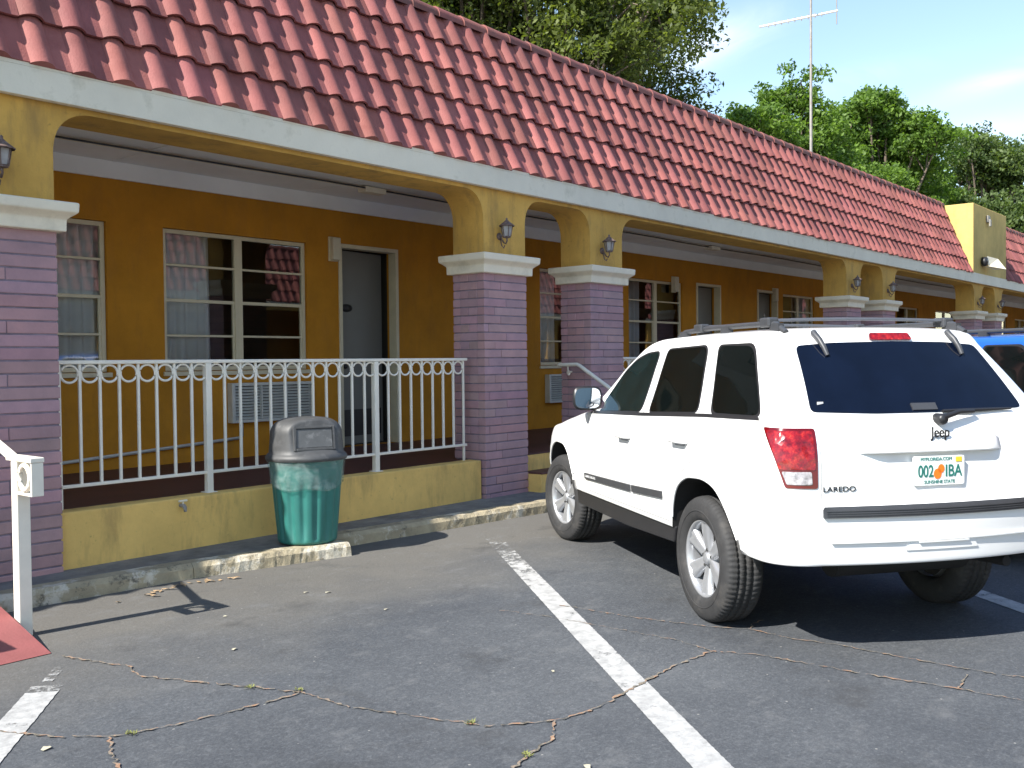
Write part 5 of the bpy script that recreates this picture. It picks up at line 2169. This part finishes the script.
def make_tree(loc, height, crown_r, crown_z0, label, mat, nclump, per, leaf, seed, clump_r=0.8, trunk_r=0.3, sx=1.0, lean=0.0):
    rs = random.Random(seed)
    root = thing('tree', label, 'tree', loc, 0, 'trees behind the motel')
    mb = MB()
    top = Vector((lean, 0, crown_z0 + (height - crown_z0) * 0.6))
    n = 10
    tp = [Vector((0, 0, -0.1)).lerp(top, i / n) + Vector((rs.uniform(-.12, .12), rs.uniform(-.12, .12), 0)) for i in range(n + 1)]
    mb.tube(tp, [trunk_r * (1 - 0.8 * i / n) for i in range(n + 1)], 10)
    cz = (crown_z0 + height) / 2
    hz = (height - crown_z0) / 2
    # big lobes first, then clumps on their surface, so the outline is uneven
    lobes = [(Vector((lean, 0, height - 0.34 * crown_r)), 0.34 * crown_r), (Vector((lean + 0.3, -0.3, height - 0.95 * crown_r)), 0.40 * crown_r)]
    for i in range(34):
        a = rs.uniform(0, 2 * PI)
        e = rs.uniform(-0.75, 1.0)
        rr = math.sqrt(max(0.05, 1 - e * e * 0.9)) * math.sqrt(rs.uniform(0.02, 0.75))
        lobes.append((Vector((lean + math.cos(a) * rr * crown_r * sx, math.sin(a) * rr * crown_r, cz + e * hz * 0.78)), rs.uniform(0.20, 0.36) * crown_r))
    C, RR, PP = [], [], []
    for i in range(nclump):
        c, lr = lobes[rs.randrange(len(lobes))]
        d = Vector((rs.gauss(0, 1), rs.gauss(0, 1), rs.gauss(0, 1) + 0.25)).normalized()
        q = c + Vector((d.x, d.y, d.z * 0.8)) * lr * rs.uniform(0.45, 1.12)
        if q.z > height:
            q.z = height - rs.uniform(0, 0.5)
        C.append(tuple(q))
        rr = clump_r * rs.uniform(0.5, 1.25)
        RR.append(rr)
        PP.append(max(8, per * (rr / clump_r) ** 2 * (0.45 if q.z < 7.5 else 1.0)))
    for c, lr in lobes:
        h = rs.uniform(0.35, 0.75)
        s0 = tp[int(n * h)]
        mid = s0.lerp(c, 0.5) + Vector((0, 0, -0.3 + rs.uniform(0, .5)))
        rr = trunk_r * (1 - 0.8 * h) * 0.6
        mb.tube([s0, mid, c], [rr, rr * 0.6, rr * 0.25], 7)
        for k in range(5):
            q = Vector(C[rs.randrange(nclump)])
            best = min((Vector(C[rs.randrange(nclump)]) for _ in range(14)), key=lambda w: (w - c).length)
            mb.tube([c.lerp(mid, rs.uniform(0, 0.5)), c.lerp(best, 0.5) + Vector((rs.uniform(-.2, .2), rs.uniform(-.2, .2), rs.uniform(-.1, .2))), best], [rr * 0.3, rr * 0.2, rr * 0.08], 5)
    mb.build('trunk', 'bark', root)
    leaf_mesh('crown', mat, root, C, RR, PP, leaf)
    return root


make_tree((27.2, 21.0, 0), 20.0, 5.6, 6.5, 'tall yellowish green oak rising behind the ridge at the top of the photo', 'oak_leaf', 900, 95, 0.095, 3, 0.72, 0.42)
make_tree((31.6, 20.5, 0), 15.2, 3.0, 8.0, 'loose olive green oak with sky showing through, right of the tallest oak', 'oak_leaf', 260, 60, 0.095, 21, 0.62, 0.22)
make_tree((24.3, 22.5, 0), 17.2, 5.2, 8.0, 'olive green oak crown just above the ridge at upper left, left of the tallest oak', 'oak_leaf', 950, 95, 0.095, 5, 0.72, 0.38)
make_tree((41.3, 18.0, 0), 14.7, 2.5, 4.5, 'slim bright green tree directly behind the antenna mast', 'green_leaf', 400, 75, 0.105, 11, 0.58, 0.3)
make_tree((37.6, 18.5, 0), 12.4, 2.6, 4.0, 'low bright green tree left of the antenna mast', 'green_leaf', 330, 75, 0.105, 12, 0.58, 0.3)
make_tree((45.0, 18.6, 0), 13.4, 3.0, 4.0, 'low bright green tree just right of the antenna mast', 'green_leaf', 520, 75, 0.105, 22, 0.58, 0.3)
make_tree((50.8, 18.0, 0), 15.7, 4.0, 4.5, 'broad bright green tree right of the antenna mast', 'green_leaf', 900, 75, 0.115, 13, 0.64, 0.4)
make_tree((56.8, 18.5, 0), 15.6, 4.3, 4.5, 'bright green tree between the broad tree and the ochre tower', 'green_leaf', 800, 75, 0.115, 14, 0.64, 0.35)
make_tree((67.0, 17.0, 0), 16.0, 6.2, 3.5, 'dark green tree with grey moss at the right edge of the photo', 'dark_leaf', 1050, 70, 0.135, 15, 0.78, 0.45)
make_tree((77.0, 16.6, 0), 17.4, 6.0, 3.5, 'far dark green tree at the right edge behind the second roof', 'dark_leaf', 560, 70, 0.14, 16, 0.82, 0.4)

# ================================================================== OPPOSITE WING (seen mirrored in the panes)
opp = thing('motel_wing', 'opposite motel wing with red tile roof, mirrored in the window panes', 'building', (0, 0, 0))
OY = 0.76          # mirror plane offset: facade at about y = -6
f = lambda y: OY - y
mb = MB()
mb.box(4, 62, f(9.7), f(9.5), 0, 3.64)
mb.box(4, 62, f(15.0), f(7.0), 3.64, 3.9)
mb.build('wall', 'orange_stucco', opp)
mb = MB()
mb.box(4, 62, f(6.905), f(6.845), 3.392, 3.622)
mb.build('fascia', 'fascia_paint', opp)
mb = MB()
xx = 5.0
while xx < 60:
    mb.box(xx, xx + 0.7, f(7.365), f(6.91), 0, 3.42)
    xx += 3.9
mb.box(4, 62, f(7.36), f(6.92), 3.2, 3.42)
mb.build('column', 'ochre_stucco', opp)
tile_field(4.0, 60.0, -1.0, OY, 'roof_tiles', opp, lowres=True)

# ================================================================== LIGHT
SUN = Vector((-1.06, 0.132, 1.0)).normalized()
ELEV = math.asin(SUN.z)
ROT = math.atan2(SUN.x, SUN.y)
sl = bpy.data.lights.new('sun', 'SUN')
sl.energy = 5.0
sl.angle = R(0.5)
sl.color = (1.0, 0.955, 0.88)
so = bpy.data.objects.new('sun', sl)
so.rotation_euler = (-SUN).to_track_quat('-Z', 'Y').to_euler()
COL.objects.link(so)

w = bpy.data.worlds.new('World')
sc.world = w
w.use_nodes = True
nt = w.node_tree
nt.nodes.clear()
out = nt.nodes.new('ShaderNodeOutputWorld')
bg = nt.nodes.new('ShaderNodeBackground')
sky = nt.nodes.new('ShaderNodeTexSky')
sky.sky_type = 'NISHITA'
sky.sun_disc = False
sky.sun_elevation = ELEV
sky.sun_rotation = ROT
sky.altitude = 20
sky.air_density = 1.15
sky.dust_density = 0.1
sky.ozone_density = 0.55
bg.inputs[1].default_value = 0.122
# thin wisps of cirrus: stretched streaks at fixed bearings in the sky, broken up by noise
tc = nt.nodes.new('ShaderNodeTexCoord')


def wn(typ, **kw):
    nd = nt.nodes.new(typ)
    for k, v in kw.items():
        setattr(nd, k, v)
    return nd


def wmath(op, a, b=0.0, clamp=False):
    nd = wn('ShaderNodeMath', operation=op, use_clamp=clamp)
    for s_, v in ((nd.inputs[0], a), (nd.inputs[1], b)):
        if isinstance(v, (int, float)):
            s_.default_value = v
        else:
            nt.links.new(v, s_)
    return nd.outputs[0]


def wdot(vec):
    nd = wn('ShaderNodeVectorMath', operation='DOT_PRODUCT')
    nt.links.new(tc.outputs['Generated'], nd.inputs[0])
    nd.inputs[1].default_value = vec
    return nd.outputs['Value']


mp = wn('ShaderNodeMapping')
mp.inputs['Scale'].default_value = (5.0, 5.0, 14.0)
mp.inputs['Rotation'].default_value = (R(14), R(-14), 0)
nt.links.new(tc.outputs['Generated'], mp.inputs[0])
nz = wn('ShaderNodeTexNoise')
nz.inputs['Scale'].default_value = 1.6
nz.inputs['Detail'].default_value = 8
nz.inputs['Roughness'].default_value = 0.6
nz.inputs['Distortion'].default_value = 0.8
nt.links.new(mp.outputs[0], nz.inputs['Vector'])
total = None
for az, el, sa, sb, tilt, amp in ((29.3, 17.2, 0.065, 0.019, 0.30, 0.9), (13.5, 14.2, 0.06, 0.010, 0.22, 0.5), (22.0, 15.0, 0.07, 0.010, 0.10, 0.35),
                                  (15.0, 11.6, 0.07, 0.012, 0.1, 0.4), (50.0, 24.0, 0.2, 0.05, 0.1, 0.8), (75.0, 30.0, 0.3, 0.06, -0.1, 0.7), (-30.0, 22.0, 0.3, 0.05, 0.1, 0.7),
                                  (120.0, 35.0, 0.3, 0.08, 0.1, 0.7), (-80.0, 30.0, 0.3, 0.06, 0.1, 0.7), (-140.0, 26.0, 0.3, 0.07, 0.1, 0.7)):
    A, E_ = R(az), R(el)
    d0 = Vector((math.cos(A) * math.cos(E_), math.sin(A) * math.cos(E_), math.sin(E_)))
    hx = Vector((-math.sin(A), math.cos(A), 0))
    vx = d0.cross(hx)
    if vx.z < 0:
        vx = -vx
    ux = (hx * math.cos(tilt) - vx * math.sin(tilt))
    wx = (vx * math.cos(tilt) + hx * math.sin(tilt))
    qa = wmath('POWER', wmath('ABSOLUTE', wmath('DIVIDE', wdot(ux), sa)), 2.0)
    qb = wmath('POWER', wmath('ABSOLUTE', wmath('DIVIDE', wdot(wx), sb)), 2.0)
    g = wmath('EXPONENT', wmath('MULTIPLY', wmath('ADD', qa, qb), -1.0))
    g = wmath('MULTIPLY', wmath('MULTIPLY', g, amp), wmath('GREATER_THAN', wdot(d0), 0.0))
    total = g if total is None else wmath('ADD', total, g)
cr = wn('ShaderNodeValToRGB')
cr.color_ramp.elements[0].position = 0.34
cr.color_ramp.elements[0].color = (0, 0, 0, 1)
cr.color_ramp.elements[1].position = 0.66
cr.color_ramp.elements[1].color = (1, 1, 1, 1)
nt.links.new(nz.outputs['Fac'], cr.inputs[0])
cf = wmath('MULTIPLY', wmath('MULTIPLY', total, cr.outputs[0]), 0.72, True)
mx = wn('ShaderNodeMix', data_type='RGBA')
nt.links.new(cf, mx.inputs[0])
nt.links.new(sky.outputs[0], mx.inputs[6])
mx.inputs[7].default_value = (6.0, 6.3, 6.6, 1)
nt.links.new(mx.outputs[2], bg.inputs[0])
nt.links.new(bg.outputs[0], out.inputs[0])

sc.render.engine = 'CYCLES'
sc.view_settings.view_transform = 'Standard'
sc.view_settings.look = 'None'
sc.view_settings.gamma = 1.0
sc.view_settings.exposure = 1.05
sc.cycles.transparent_max_bounces = 8
sc.cycles.max_bounces = 7
sc.cycles.glossy_bounces = 3
sc.cycles.transmission_bounces = 4
sc.cycles.diffuse_bounces = 5
